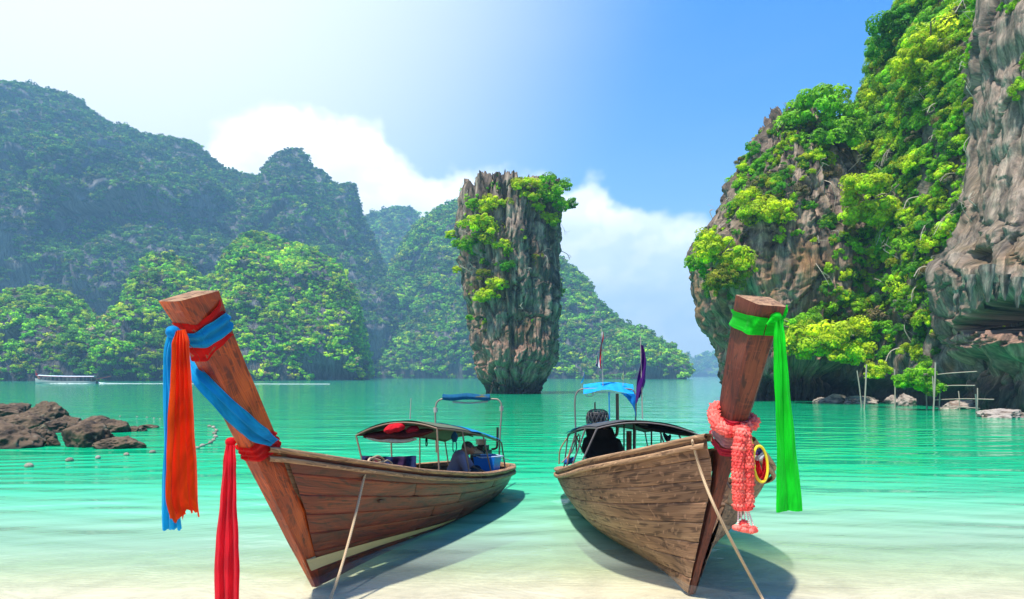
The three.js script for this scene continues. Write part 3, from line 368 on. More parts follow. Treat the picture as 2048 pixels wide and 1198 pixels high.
for (const [px, py, w, h, seed, label, turn = 0] of [   // middle, waterline pixel, width and height in photo pixels
  [10, 842, 110, 44, 1, 'long dark boulder at the back of the heap, cut by the picture edge'], [97, 846, 74, 44, 2, 'peaked dark boulder, the highest of the heap in the shallows'], [55, 862, 90, 42, 3, 'brown boulder in the middle of the heap, in front of the peaked one'],
  [18, 898, 130, 58, 4, 'biggest black boulder at the front corner of the heap'], [115, 866, 70, 30, 5, 'pale flat-topped boulder between the peaked one and the open water'], [75, 886, 60, 24, 6, 'small wedge-shaped boulder at the foot of the biggest black one'], [176, 896, 92, 52, 7, 'broad faceted boulder standing clear in front of the heap'],
  [185, 860, 90, 24, 8, 'low dark boulder behind the broad faceted one'], [226, 866, 50, 30, 9, 'round dark boulder at the seaward end of the heap'], [242, 899, 84, 27, 10, 'low tan boulder like a barrel lying in the water beside the faceted one'], [268, 864, 40, 12, 11, 'flat dark rock just above the water past the round boulder'], [300, 857, 36, 8, 12, 'small last rock barely awash, farthest out from the heap'], [108, 893, 26, 16, 13, 'little stone at the water edge between the black and the faceted boulders'], [138, 850, 44, 20, 14, 'small dark boulder behind the pale flat-topped one'], [60, 838, 40, 22, 15, 'narrow dark stone between the back boulder and the peaked one'], [150, 868, 34, 14, 16, 'low stone between the flat-topped boulder and the faceted one'], [82, 870, 34, 22, 17, 'squat brown stone wedged under the peaked boulder'], [212, 880, 30, 12, 18, 'small wet stone just behind the barrel-shaped one'], [48, 896, 30, 12, 19, 'flat wet stone in the water by the biggest black boulder']]) {
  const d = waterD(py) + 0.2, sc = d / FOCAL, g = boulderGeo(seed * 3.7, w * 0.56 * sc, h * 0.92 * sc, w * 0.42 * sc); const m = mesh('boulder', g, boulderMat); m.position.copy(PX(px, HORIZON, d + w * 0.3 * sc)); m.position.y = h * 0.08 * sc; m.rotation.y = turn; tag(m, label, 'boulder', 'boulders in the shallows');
}
for (const [px, py, w, h, seed, label] of [[1668, 806, 58, 20, 21, 'rounded grey rock at the mouth of the dark cave'], [1642, 804, 26, 12, 22, 'small grey stone at the end of the rocks under the cave'], [1718, 808, 60, 16, 23, 'low grey rock behind the two leaning poles'], [1788, 808, 34, 18, 24, 'grey stone at the foot of the single pole'], [1812, 812, 40, 26, 25, 'squat brown rock just past the single pole'], [1925, 818, 80, 20, 26, 'low brown rocks behind the pole fence'], [2000, 836, 84, 24, 27, 'wide grey rock under the foot of the grey cliff'], [2008, 800, 70, 50, 28, 'knobbly tan rock at the foot of the grey cliff']]) {
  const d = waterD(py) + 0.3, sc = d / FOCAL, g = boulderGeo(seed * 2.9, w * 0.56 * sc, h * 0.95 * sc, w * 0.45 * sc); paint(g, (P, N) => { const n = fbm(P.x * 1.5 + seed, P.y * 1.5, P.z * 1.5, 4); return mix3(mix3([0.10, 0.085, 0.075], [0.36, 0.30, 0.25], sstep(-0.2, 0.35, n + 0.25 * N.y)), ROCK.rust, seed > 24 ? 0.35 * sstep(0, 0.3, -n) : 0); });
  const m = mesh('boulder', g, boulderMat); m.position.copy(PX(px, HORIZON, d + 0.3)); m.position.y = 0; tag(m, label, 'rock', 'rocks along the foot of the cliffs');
}
// ───────────────────────── the two longtail boats ─────────────────────────
function woodTex(seed, dark, mid, pale, { wear = 0.3, patches = 0 } = {}) {     // u runs along the grain
  return tex(1024, 512, (x, y) => {
    const u = x / 1024, v = y / 512, warp = tileNoise(u, v, 4, 6, seed) * 0.05;
    const g = tileNoise(u, v + warp, 5, 90, seed + 2) * 0.7 + tileNoise(u, v + warp, 12, 220, seed + 4) * 0.55, b = tileNoise(u, v, 5, 7, seed + 6), st = tileNoise(u, v, 18, 22, seed + 8), sc = tileNoise(u * 1, v, 60, 16, seed + 10);
    let c = mix3(mid, pale, sstep(-0.2, 0.5, g * 0.8 + b * 0.7)); c = mix3(c, dark, sstep(0.02, 0.5, -g * 0.6 + st * 0.8 - b * 0.3));
    if (wear) c = mix3(c, [pale[0] * 1.25, pale[1] * 1.25, pale[2] * 1.3], sstep(0.34, 0.5, sc + st * 0.3) * wear);
    if (patches) c = mix3(c, [dark[0] * 0.5, dark[1] * 0.5, dark[2] * 0.5], sstep(0.22, 0.34, st + tileNoise(u, v, 50, 50, seed + 12) * 0.4) * patches);
    return c;
  }, true);
}
const woodBump = tex(1024, 512, (x, y) => { const u = x / 1024, v = y / 512; const k = 0.5 + tileNoise(u, v, 6, 120, 31) * 0.35 + tileNoise(u, v, 40, 60, 33) * 0.3; return [k, k, k]; });
const wood = (t, rough, tone = [1, 1, 1], extra = {}) => std({ map: t, bumpMap: woodBump, bumpScale: 0.004, roughness: rough, color: rgb(...tone), side: THREE.DoubleSide, ...extra });
const varnish = woodTex(2, [0.30, 0.13, 0.06], [0.46, 0.20, 0.085], [0.60, 0.30, 0.13], { wear: 0.2 }), grey = woodTex(22, [0.38, 0.28, 0.20], [0.56, 0.44, 0.33], [0.70, 0.58, 0.45], { wear: 0.45, patches: 0.12 }), orange = woodTex(42, [0.42, 0.17, 0.05], [0.58, 0.25, 0.07], [0.76, 0.38, 0.13], { wear: 0.25 }), redwood = woodTex(62, [0.26, 0.11, 0.08], [0.40, 0.18, 0.12], [0.52, 0.27, 0.18], { wear: 0.35 });
const W = {
  L: [1, 1, 1, 1].map((_, i) => wood(varnish, 0.42, [[0.66, 0.41, 0.27], [0.76, 0.49, 0.32], [0.56, 0.35, 0.24], [0.70, 0.48, 0.33]][i])),
  R: [1, 1, 1, 1].map((_, i) => wood(grey, 0.75, [[0.70, 0.62, 0.56], [0.78, 0.70, 0.63], [0.64, 0.56, 0.51], [0.70, 0.58, 0.52]][i])),
  stemL: wood(orange, 0.4, [0.95, 0.66, 0.40]), stemR: wood(redwood, 0.6, [0.72, 0.62, 0.55]), railL: wood(grey, 0.7, [1.0, 0.86, 0.7]), railR: wood(grey, 0.75, [1.0, 0.92, 0.82]), inner: wood(grey, 0.85, [0.45, 0.38, 0.32]), end: wood(grey, 0.8, [0.9, 0.78, 0.68]), dark: wood(grey, 0.85, [0.30, 0.24, 0.2]),
};
const metal = std({ color: rgb(0.42, 0.36, 0.30), metalness: 0.55, roughness: 0.5 }), blackMetal = std({ color: rgb(0.03, 0.028, 0.027), metalness: 0.4, roughness: 0.5 }), steel = std({ color: rgb(0.5, 0.5, 0.5), metalness: 0.9, roughness: 0.35 });
const cloth = (c, o = {}) => new THREE.MeshPhysicalMaterial({ color: rgb(...c), roughness: 0.9, sheen: 0.25, sheenColor: rgb(...c.map((k) => Math.min(1, k * 1.4 + 0.05))), sheenRoughness: 0.5, transmission: 0.58, thickness: 0, specularIntensity: 0.12, side: THREE.DoubleSide, bumpMap: clothBump, bumpScale: 0.002, map: clothFade, ...o });
const clothBump = tex(256, 256, (x, y) => { const k = 0.5 + 0.2 * Math.sin(x * 2.45) + 0.2 * Math.sin(y * 2.45) + tileNoise(x / 256, y / 256, 8, 8, 3) * 0.5; return [k, k, k]; }); clothBump.repeat.set(6, 6);
const clothFade = tex(256, 256, (x, y) => { const u = x / 256, v = y / 256, k = 0.96 + 0.10 * tileNoise(u, v, 12, 3, 4) + 0.08 * tileNoise(u, v, 60, 8, 6) + 0.05 * tileNoise(u, v, 7, 9, 8); return [k, k, k]; }, true);

function longtail({ fat = 1, high = 1, name, label, org, yaw, roll, sheer, beam, len, rake, strakes, skins, stem, rail, seed, topY, s0 = 0.06, seam = -0.008 }) {
  const g = thing(name, label, 'boat', org); g.rotation.set(0, yaw * Math.PI / 180, roll * Math.PI / 180, 'YXZ'); g.updateMatrixWorld(true);
  const WID = table(high > 1 ? [[-0.12, 0.10], [1.0, 0.13], [1.45, 0.2], [1.75, 0.32], [2.4, 0.43], [3.3, 0.56]] : [[-0.12, 0.14], [0.25, 0.26], [0.9, 0.40], [1.7, 0.46], [3.3, 0.50]]);
  const r = RNG(seed), sh = smoothTable(sheer), bm = smoothTable(beam), keel = (s) => -0.12 + 0.025 * Math.max(0, s - 4);
  const S = (side, s, t) => { const k = keel(s), y = k + (sh(s) - k) * t, p = high > 1 ? lerp(0.80, 0.36, sstep(0, 2.8, s)) : lerp(0.92, 0.40, sstep(0, 3.2, s)); const belly = 1 + (high > 1 ? 0.09 : 0.05) * Math.sin(t * Math.PI); return V(side * (0.05 + (bm(s) - 0.05) * Math.pow(t, p) * belly), y, -s + rake(y) * Math.max(0, 1 - s / 3)); };
  const Nn = (side, s, t) => { const e = 0.02, a = S(side, s + e, t).sub(S(side, Math.max(0, s - e), t)), b = S(side, s, Math.min(1, t + e)).sub(S(side, s, Math.max(0.001, t - e))), n = a.cross(b).normalize(); return n.x * side < 0 ? n.negate() : n; };
  const off = (side, s, t, d) => S(side, s, t).addScaledVector(Nn(side, s, t), d);
  const startS = (t) => { const k = keel(0), y = k + (sh(0) - k) * t, w = WID(y) - 0.06 - (high > 1 ? 0.1 : 0); return Math.max(0.0, w / (1 + rake(y) / 3)); };
  // planking: strakes in two or three lengths each, edges eased so that the seams sit back
  const prof = [[0.0, seam], [0.022, 0.008], [0.1, 0.013], [0.5, 0.014], [0.9, 0.013], [0.978, 0.008], [1, seam]];
  for (const side of [1, -1]) for (let i = 0; i < strakes; i++) {
    const t0 = Math.pow(i / strakes, 1.08), t1 = Math.pow((i + 1) / strakes, 1.08), cuts = [0, ...(i % 2 ? [1.9 + r() * 0.8, 4.3 + r() * 0.7] : [3.1 + r() * 0.9]), len];
    for (let c = 0; c + 1 < cuts.length; c++) {
      const a = cuts[c] + 0.006, b = cuts[c + 1] - 0.006, lift = (r() - 0.5) * 0.006, ou = r() * 5, ov = r() * 3, n = Math.max(8, Math.round((b - a) * 10));
      const q = grid(n, prof.length - 1, (u, v) => { const [tt, o] = prof[Math.round(v * (prof.length - 1))], tv = lerp(t0, t1, tt), s = c ? lerp(a, b, u) : lerp(startS(tv), b, u), e = (u === 0 || u === 1) ? -0.02 : 0; const p = off(side, s, lerp(t0, t1, tt), o + lift + e); p.u = (s + ou) / 2.2; p.v = (tt * (t1 - t0) * 1.6 + ov) / 1.1; return p; });
      mesh('plank', q, skins[Math.floor(r() * skins.length)], g);
    }
  }
  const innerG = [1, -1].map((side) => grid(50, 8, (u, v) => { const s = lerp(0.25, len, u), p = off(side, s, lerp(0.1, 0.985, v), -0.05); p.u = s / 2; p.v = v; return p; }));
  mesh('inner_hull', join(innerG), W.inner, g);
  // stern board
  mesh('transom', grid(16, 8, (u, v) => { const x = u * 2 - 1, p = S(x < 0 ? -1 : 1, len, Math.max(0.02, v)); p.x *= Math.abs(x); p.z -= 0.16 * (1 - x * x) - 0.02; p.u = u; p.v = v; return p; }), skins[0], g);
  // gunwale rails that run round the stern
  const line = []; for (let i = 0; i <= 46; i++) line.push([1, lerp(0.12, len, i / 46)]); const back = 8; for (let i = 1; i < back; i++) line.push([1 - 2 * i / back, len]); for (let i = 46; i >= 0; i--) line.push([-1, lerp(0.12, len, i / 46)]);
  const at = ([x, s], dx, dy) => { const p = S(x < 0 ? -1 : 1, s, 1), n = Nn(x < 0 ? -1 : 1, s, 0.95); n.y = 0; n.normalize(); if (Math.abs(x) < 1) { p.x *= Math.abs(x); p.z -= 0.16 * (1 - x * x) - 0.02; n.set(0, 0, -1); } p.addScaledVector(n, dx); p.y += dy; return p; };
  const railOf = (sec) => grid(line.length - 1, sec.length - 1, (u, v) => { const k = Math.round(u * (line.length - 1)), p = at(line[k], ...sec[Math.round(v * (sec.length - 1))]); p.u = u * 8; p.v = v * 0.3; return p; });
  mesh('gunwale', railOf([[-0.07, -0.05], [-0.075, 0.015], [-0.06, 0.028], [0.035, 0.028], [0.05, 0.015], [0.05, -0.01], [0.02, -0.03]]), rail, g);
  mesh('rubbing_strake', railOf([[0.012, -0.065], [0.045, -0.07], [0.052, -0.085], [0.05, -0.115], [0.036, -0.125], [0.012, -0.125]]), rail, g);
  // floor and thwarts
  for (let i = 0; i < 9; i++) { const x = -0.56 + i * 0.14, fits = (s) => { const k = keel(s), t = (0.16 - k) / (sh(s) - k); return S(1, s, t).x > Math.abs(x) + 0.13; }; let sa = 0.8, sb = 6.4; while (sa < 6 && !fits(sa)) sa += 0.1; while (sb > sa && !fits(sb)) sb -= 0.1; if (sb - sa < 0.6) continue; const q = new RoundedBoxGeometry(0.13, 0.025, sb - sa, 1, 0.005); q.translate(x, 0.20 + (i % 2) * 0.004, -(sa + sb) / 2); mesh('floorboard', q, W.dark, g); }
  for (const s of [1.35, 2.5, 3.7, 4.9]) { const h = sh(s) * 0.62, q = new RoundedBoxGeometry(bm(s) * 1.7, 0.035, 0.2, 1, 0.008); q.translate(0, h, -s + rake(h) * Math.max(0, 1 - s / 3)); mesh('thwart', q, W.inner, g); }
  const fd = grid(10, 6, (u, v) => { const s = lerp(0.1, 0.95, u), p = S(1, s, 0.93); p.x = (v * 2 - 1) * (p.x - 0.045); p.u = s; p.v = v * 0.4; return p; }); mesh('foredeck', fd, W.inner, g);
  // the tall prow
  const wid = WID, thk = table([[-0.12, 0.04], [0.5, high > 1 ? 0.05 : 0.08], [1.3, high > 1 ? 0.07 : 0.105], [1.9, 0.115], [3.3, 0.145 * fat]]);
  const ring = [[-1, 0.86], [-0.93, 1], [0.86, 1], [1, 0.8], [1, -0.8], [0.86, -1], [-0.93, -1], [-1, -0.86]];   // fore-aft, thickness
  const stemAt = (h, a, b) => V(b * thk(h) * (a > 0.4 ? lerp(1, 0.8, 1) : 1), h, rake(h) - wid(h) / 2 + a * wid(h) / 2);
  const M = 40, stemG = grid(8, M, (u, v) => { const k = ring[Math.round(u * 8) % 8], h = lerp(-0.13, topY, v), p = stemAt(h, k[0], k[1]); if (v > 0.9) p.y += (v - 0.9) / 0.1 * (-k[0] * 0.075); p.x += 0.006 * noise(h * 3, k[0] * 4 + seed, k[1] * 4); p.u = h / 1.5; p.v = [0, 0.05, 0.3, 0.38, 0.5, 0.58, 0.85, 0.92, 1][Math.round(u * 8)] * 1.2; return p; });
  mesh('prow', toCreasedNormals(stemG, 0.6), stem, g);
  const cap = grid(8, 3, (u, v) => { const k = ring[Math.round(u * 8) % 8], q = 1 - v * 0.999, p = stemAt(topY, k[0] * q, k[1] * q); p.y += -k[0] * 0.075 * q + 0.012 * (v > 0.3 ? 1 : 0); p.u = p.x * 1.2; p.v = p.z * 1.2; return p; }); mesh('prow_end_grain', cap, W.end, g);
  return { g, S, off, sh, bm, stemAt, rake, wid, thk, local: (p) => g.worldToLocal(p.clone()), world: (x, y, z) => g.localToWorld(V(x, y, z)) };
}
const rakeL = (h) => 0.77 * h, rakeR = (h) => 0.56 * h;
const boatL = longtail({ name: 'longtail_boat', label: 'brown varnished longtail boat with orange, blue and red sashes on its raised prow', org: V(-2.4, 0, -8.57), yaw: -16.3, roll: -2, seed: 11, strakes: 7, skins: W.L, stem: W.stemL, rail: W.railL, s0: 0.27, seam: 0.002, len: 6.75, rake: rakeL, topY: 3.12,
  sheer: [[0, 1.70], [0.5, 1.54], [1, 1.38], [2, 1.11], [3, 0.91], [4, 0.78], [5, 0.70], [6, 0.63], [6.75, 0.58]], beam: [[0, 0.07], [0.5, 0.27], [1, 0.44], [2, 0.67], [3, 0.80], [4, 0.86], [5, 0.85], [6, 0.76], [6.5, 0.62], [6.75, 0.5]] });
const boatR = longtail({ name: 'longtail_boat', label: 'weathered grey-brown longtail boat with a coral garland and green sash on its prow', org: V(2.09, 0, -8.3), yaw: 2.2, roll: -4, seed: 23, strakes: 8, skins: W.R, stem: W.stemR, rail: W.railR, fat: 1.25, high: 1.2, len: 6.7, rake: rakeR, topY: 3.12,
  sheer: [[0, 1.86], [0.5, 1.56], [1, 1.34], [2, 1.05], [3, 0.85], [4, 0.71], [5, 0.60], [6, 0.50], [6.7, 0.46]], beam: [[0, 0.07], [0.5, 0.62], [1, 1.05], [1.5, 1.2], [2, 1.25], [3, 1.25], [4, 1.19], [5, 1.12], [6, 1.02], [6.4, 0.9], [6.7, 0.7]] });
// the cream stripe along the bottom of the brown boat's bow
{
  const b = boatL, g = grid(40, 3, (u, v) => { const s = lerp(0.0, 3.5, u), mid = lerp(0.20, 0.10, u), half = lerp(0.075, 0.015, u), y = mid + (v - 0.5) * 2 * half, k = -0.12, t = (y - k) / (b.sh(s) - k); const p = b.off(1, s, t, 0.024); p.u = s; p.v = v * 0.2; return p; });
  mesh('stripe', g, std({ color: rgb(0.62, 0.47, 0.20), roughness: 0.75, bumpMap: woodBump, bumpScale: 0.006 }), b.g);
  const q = [[-1.04, 1.07], [1.04, 1.09]]; const f = grid(6, 3, (u, v) => { const y = 0.20 + (v - 0.5) * 0.15, a = lerp(-1, 1.03, u), p = b.stemAt(y, a, 1.09); if (u === 1) p.x *= 0.6; p.u = u; p.v = v; return p; }); mesh('stripe', f, std({ color: rgb(0.62, 0.50, 0.28), roughness: 0.75, bumpMap: woodBump, bumpScale: 0.006 }), b.g);
}
function boatPart(b, name, geo, mat) { const g = geo.clone ? geo.clone() : geo; g.applyMatrix4(b.g.matrixWorld.clone().invert()); return mesh(name, g, mat, b.g); }
const bar = (pts, r, seg = 20) => tube(pts, r, seg, 6);

// canopies: an arched sheet on posts. corners are world points: front far, front near, rear far, rear near
function roofSheet(c, arch, nu = 20, nv = 16, lift = 0, u0 = 0, u1 = 1, v0 = 0, v1 = 1, wob = 0.012) {
  return grid(nu, nv, (a, b) => { const u = lerp(u0, u1, a), v = lerp(v0, v1, b), p = c[0].clone().lerp(c[1], u), q = c[2].clone().lerp(c[3], u); p.lerp(q, v); p.y += arch * (1 - (2 * u - 1) ** 2) * 1 + lift + wob * noise(u * 5, v * 6, 3) + 0.05 * Math.sin(v * Math.PI); p.u = u * 2; p.v = v * 4; return p; });
}
const shell = (c, arch, th, ...a) => { const A = roofSheet(c, arch, 20, 16, 0, ...a), B = roofSheet(c, arch, 20, 16, -th, ...a); B.index.array.reverse(); B.computeVertexNormals(); return join([A, B]); };
const tarpGreen = std({ color: rgb(0.11, 0.13, 0.07), roughness: 0.75, side: THREE.DoubleSide, bumpMap: clothBump, bumpScale: 0.004 }), tarpBlue = cloth([0.02, 0.24, 0.52], { transmission: 0.1 }), tarpNavy = cloth([0.012, 0.07, 0.14], { transmission: 0.05 }), tarpGrey = std({ color: rgb(0.055, 0.055, 0.055), roughness: 0.8, side: THREE.DoubleSide });
const CL = [PX(712, 867, 11.2), PX(874, 853, 10.8), PX(890, 880, 14.6), PX(1003, 882, 14.1)], CR = [PX(1398, 866, 10.55), PX(1194, 853, 10.75), PX(1290, 861, 14.2), PX(1136, 866, 14.3)];
boatPart(boatL, 'canopy', shell(CL, 0.14, 0.02), tarpGreen);
boatPart(boatL, 'blue_tarp', roofSheet(CL, 0.14, 14, 12, 0.015, 0.15, 1.02, 0.45, 1.0, 0.03), tarpBlue);
boatPart(boatR, 'canopy', shell(CR, 0.13, 0.02), tarpGrey);
boatPart(boatR, 'blue_tarp', roofSheet(CR, 0.13, 14, 10, 0.015, 0.3, 1.04, 0.62, 1.02, 0.03), tarpBlue);
for (const [b, c, arch] of [[boatL, CL, 0.14], [boatR, CR, 0.13]]) {
  const P = (u, v, dy) => { const p = c[0].clone().lerp(c[1], u).lerp(c[2].clone().lerp(c[3], u), v); p.y += arch * (1 - (2 * u - 1) ** 2) + 0.05 * Math.sin(v * Math.PI) + dy; return p; };
  const rimM = b === boatL ? std({ color: rgb(0.20, 0.13, 0.08), roughness: 0.6 }) : std({ color: rgb(0.12, 0.10, 0.09), roughness: 0.55 });
  for (const v of [0, 0.33, 0.66, 1]) { const pts = []; for (let i = 0; i <= 10; i++) pts.push(P(i / 10, v, -0.03)); boatPart(b, 'canopy_hoop', bar(pts, 0.013, 24), rimM); }
  for (const u of [0, 0.5, 1]) { const pts = []; for (let i = 0; i <= 10; i++) pts.push(P(u, i / 10, u === 0.5 ? -0.06 : -0.028)); boatPart(b, 'canopy_rail', bar(pts, 0.013, 20), rimM); }
  for (const v of [0.0, 0.33, 0.66, 1]) for (const u of [0, 1]) { const p = P(u, v, -0.03), l = b.local(p), s = clamp(-l.z, 0, 6.6), foot = b.world(Math.sign(l.x) * (b.bm(s) - 0.12), b.sh(s) - 0.16, l.z); boatPart(b, 'canopy_post', rod(foot, p, 0.014), rimM); }
}
{ // stern frames with rolled or stretched cloth on top
  const d = 14.1; boatPart(boatL, 'stern_frame', bar([PX(873, 905, d + 0.1), PX(871, 850, d + 0.1), PX(871, 815, d + 0.1), PX(877, 801, d + 0.1), PX(893, 798, d + 0.1), PX(985, 798, d), PX(998, 801, d), PX(1003, 815, d), PX(1000, 870, d), PX(997, 945, d)], 0.019, 60), std({ color: rgb(0.26, 0.20, 0.15), metalness: 0.3, roughness: 0.5 }));
  for (const [x, y] of [[871, 820], [1003, 817]]) { const q = new THREE.CylinderGeometry(0.042, 0.042, 0.09, 10); q.translate(...PX(x, y, d + 0.03).toArray()); boatPart(boatL, 'clamp', q, metal); }
  boatPart(boatL, 'stern_bar', bar([PX(905, 804, d + 0.05), PX(940, 806, d + 0.05), PX(976, 803, d + 0.05)], 0.018), metal);
  const roll = grid(30, 14, (u, v) => { const a = v * 6.283, k = 1 + 0.16 * noise(u * 7, Math.cos(a) * 1.5, Math.sin(a) * 1.5), p = PX(lerp(886, 980, u), 794 + 1.2 * Math.sin(u * 9), d); p.y += Math.sin(a) * 0.062 * k; p.z += Math.cos(a) * 0.16 * k; return p; }); boatPart(boatL, 'rolled_awning', roll, cloth([0.012, 0.085, 0.17], { transmission: 0 }));
  const patch = grid(10, 8, (u, v) => { const a = 0.3 + v * 2.6, p = PX(lerp(952, 978, u), 794.5, d); p.y += Math.sin(a) * 0.067 - 0.012; p.z += Math.cos(a) * 0.168; return p; }); boatPart(boatL, 'awning_patch', patch, cloth([0.12, 0.11, 0.045], { transmission: 0 }));
  const e = 14.3; boatPart(boatR, 'stern_frame', bar([PX(1153, 905, e), PX(1151, 850, e), PX(1150, 800, e), PX(1155, 784, e), PX(1170, 778, e), PX(1256, 778, e), PX(1268, 784, e), PX(1272, 800, e), PX(1271, 850, e), PX(1270, 900, e)], 0.018, 60), std({ color: rgb(0.2, 0.16, 0.13), metalness: 0.4, roughness: 0.5 }));
  const aw = grid(20, 12, (u, v) => { const p = PX(lerp(1167, 1266, u) + 3 * v * u, lerp(769, 786, v), lerp(14.75, 13.95, v)); p.y += 0.02 * Math.sin(u * 9 + v * 4) * v + 0.05 * Math.sin(u * Math.PI) - 0.08 * sstep(0.8, 1, u) * v; p.u = u; p.v = v; return p; }); boatPart(boatR, 'stern_awning', aw, cloth([0.012, 0.36, 0.78], { transmission: 0.2 }));
  const dr = grid(10, 14, (u, v) => { const a = PX(lerp(1240, 1270, u), lerp(786, 788, u), 13.95), b = PX(lerp(1262, 1272, u), lerp(800, 836, u), 14.0); const p = a.lerp(b, v); p.z += 0.04 * Math.sin(u * 8 + v * 3); p.x += 0.01 * Math.sin(v * 9); return p; }); boatPart(boatR, 'awning_drape', dr, cloth([0.01, 0.20, 0.55], { transmission: 0.15 }));
  boatPart(boatR, 'awning_strut', rod(PX(1218, 784, 14.0), PX(1219, 838, 14.0), 0.012), tarpBlue);
  const coil = new THREE.TorusGeometry(0.075, 0.012, 6, 20); coil.scale(1, 0.55, 1); coil.translate(...PX(1179, 789, 14.2).toArray()); boatPart(boatR, 'rope_coil', coil, metal);
  for (const [x, y0, y1, w] of [[1248, 846, 905, 0.014], [1258, 862, 910, 0.045], [1268, 846, 906, 0.02], [1303, 862, 902, 0.014], [1322, 866, 896, 0.012]]) boatPart(boatR, 'upright', rod(PX(x, y1, 11.9), PX(x, y0, 11.9), w), x === 1258 ? W.dark : blackMetal);
  for (const [x0, y0, x1, y1, bend] of [[1118, 928, 1140, 868, -8], [1124, 925, 1152, 880, 6], [1136, 918, 1158, 868, -4], [1148, 918, 1160, 870, 3], [1166, 905, 1150, 866, 0]]) boatPart(boatR, 'stern_rod', bar([PX(x0, y0, 14.2), PX((x0 + x1) / 2 + bend, (y0 + y1) / 2, 14.2), PX(x1, y1, 14.2)], 0.014), x0 === 1124 ? metal : W.railR);
}
// things carried in the brown boat
const fabricPile = (pts, w, h, seed) => grid(24, 16, (u, v) => { const c = new THREE.CatmullRomCurve3(pts).getPoint(clamp(u, 0, 1)), a = v * 6.283, k = (1 - 0.75 * Math.pow(Math.abs(2 * u - 1), 4)) * (1 + 0.22 * noise(u * 6 + seed, Math.cos(a) * 1.4, Math.sin(a) * 1.4)); c.y += Math.sin(a) * h * k; c.z += Math.cos(a) * w * k; return c; });
tag(mesh('stowed_cloth', fabricPile([PX(728, 873, 11.4), PX(775, 870, 11.4), PX(820, 868, 11.3), PX(866, 861, 11.2)], 0.28, 0.075, 1), cloth([0.10, 0.02, 0.02], { transmission: 0 })), 'dark red bundle stowed under the canopy of the brown boat', 'cloth');
tag(mesh('life_jacket', fabricPile([PX(768, 861, 11.0), PX(788, 856, 11.0), PX(810, 853, 11.0)], 0.12, 0.07, 5), cloth([0.52, 0.012, 0.02], { transmission: 0 })), 'bright red life jacket tucked under the canopy of the brown boat', 'life jacket');
tag(mesh('life_jacket', fabricPile([PX(812, 862, 11.1), PX(826, 858, 11.1), PX(838, 858, 11.1)], 0.1, 0.05, 8), cloth([0.30, 0.01, 0.025], { transmission: 0 })), 'small dark crimson life jacket beside the bright red one', 'life jacket');
tag(mesh('rolled_sheet', fabricPile([PX(733, 876, 11.25), PX(770, 880, 11.25), PX(800, 882, 11.2), PX(834, 878, 11.15)], 0.045, 0.038, 11), cloth([0.55, 0.52, 0.42], { transmission: 0 })), 'cream rolled sheet hanging along the canopy edge of the brown boat', 'sheet');
{ const g = grid(40, 14, (u, v) => { const p = PX(lerp(724, 833, u), lerp(911, 942, v) + 2 * Math.sin(u * 3.14), 11.0); p.z += 0.05 * Math.sin(u * 26 + v * 2) * (0.4 + v) + 0.02 * noise(u * 9, v * 4, 2); p.u = u * 2; p.v = v; return p; }); paint(g, (P) => { const k = noise(P.x * 7, 0.5, 1) + 0.4 * noise(P.x * 22, 2, 1); return k > 0.22 ? [0.13, 0.012, 0.035] : k < -0.2 ? [0.02, 0.03, 0.09] : [0.045, 0.02, 0.055]; }); tag(mesh('hanging_cloth', g, cloth([1, 1, 1], { vertexColors: true, transmission: 0.05, sheen: 0 })), 'dark purple and navy cloth hung along the side of the brown boat under its canopy', 'cloth'); }
{ // tapered blue tub with a rim
  const c = PX(975, 950, 13.3), t = thing('tub', 'bright blue plastic tub near the stern of the brown boat', 'tub', c); t.rotation.y = -0.3;
  const b = new THREE.CylinderGeometry(0.29, 0.235, 0.36, 4, 6, true); b.rotateY(Math.PI / 4); b.translate(0, 0.17, 0); const bb = std({ color: rgb(0.008, 0.17, 0.60), roughness: 0.38, side: THREE.DoubleSide }); mesh('body', toCreasedNormals(b, 0.5), bb, t);
  const base = new THREE.CylinderGeometry(0.235, 0.235, 0.02, 4); base.rotateY(Math.PI / 4); mesh('bottom', base, bb, t);
  const rim = new THREE.TorusGeometry(0.298, 0.016, 6, 4); rim.rotateX(Math.PI / 2); rim.rotateY(Math.PI / 4); rim.rotateY(Math.PI / 4); rim.translate(0, 0.352, 0); mesh('rim', rim, std({ color: rgb(0.35, 0.45, 0.55), roughness: 0.4 }), t);
  tag(mesh('crate', (() => { const list = []; for (let i = 0; i < 4; i++) { const q = new RoundedBoxGeometry(0.03, 0.44, 0.05, 1, 0.006); q.translate((i % 2) * 0.14, 0.2, Math.floor(i / 2) * 0.36); list.push(q); } for (let i = 0; i < 5; i++) { const q = new RoundedBoxGeometry(0.17, 0.06, 0.42, 1, 0.006); q.translate(0.07, 0.05 + i * 0.085, 0.18); list.push(q); } return join(list); })(), blackMetal), 'black slatted crate standing beside the blue tub', 'crate').position.copy(PX(945, 952, 13.6));
}
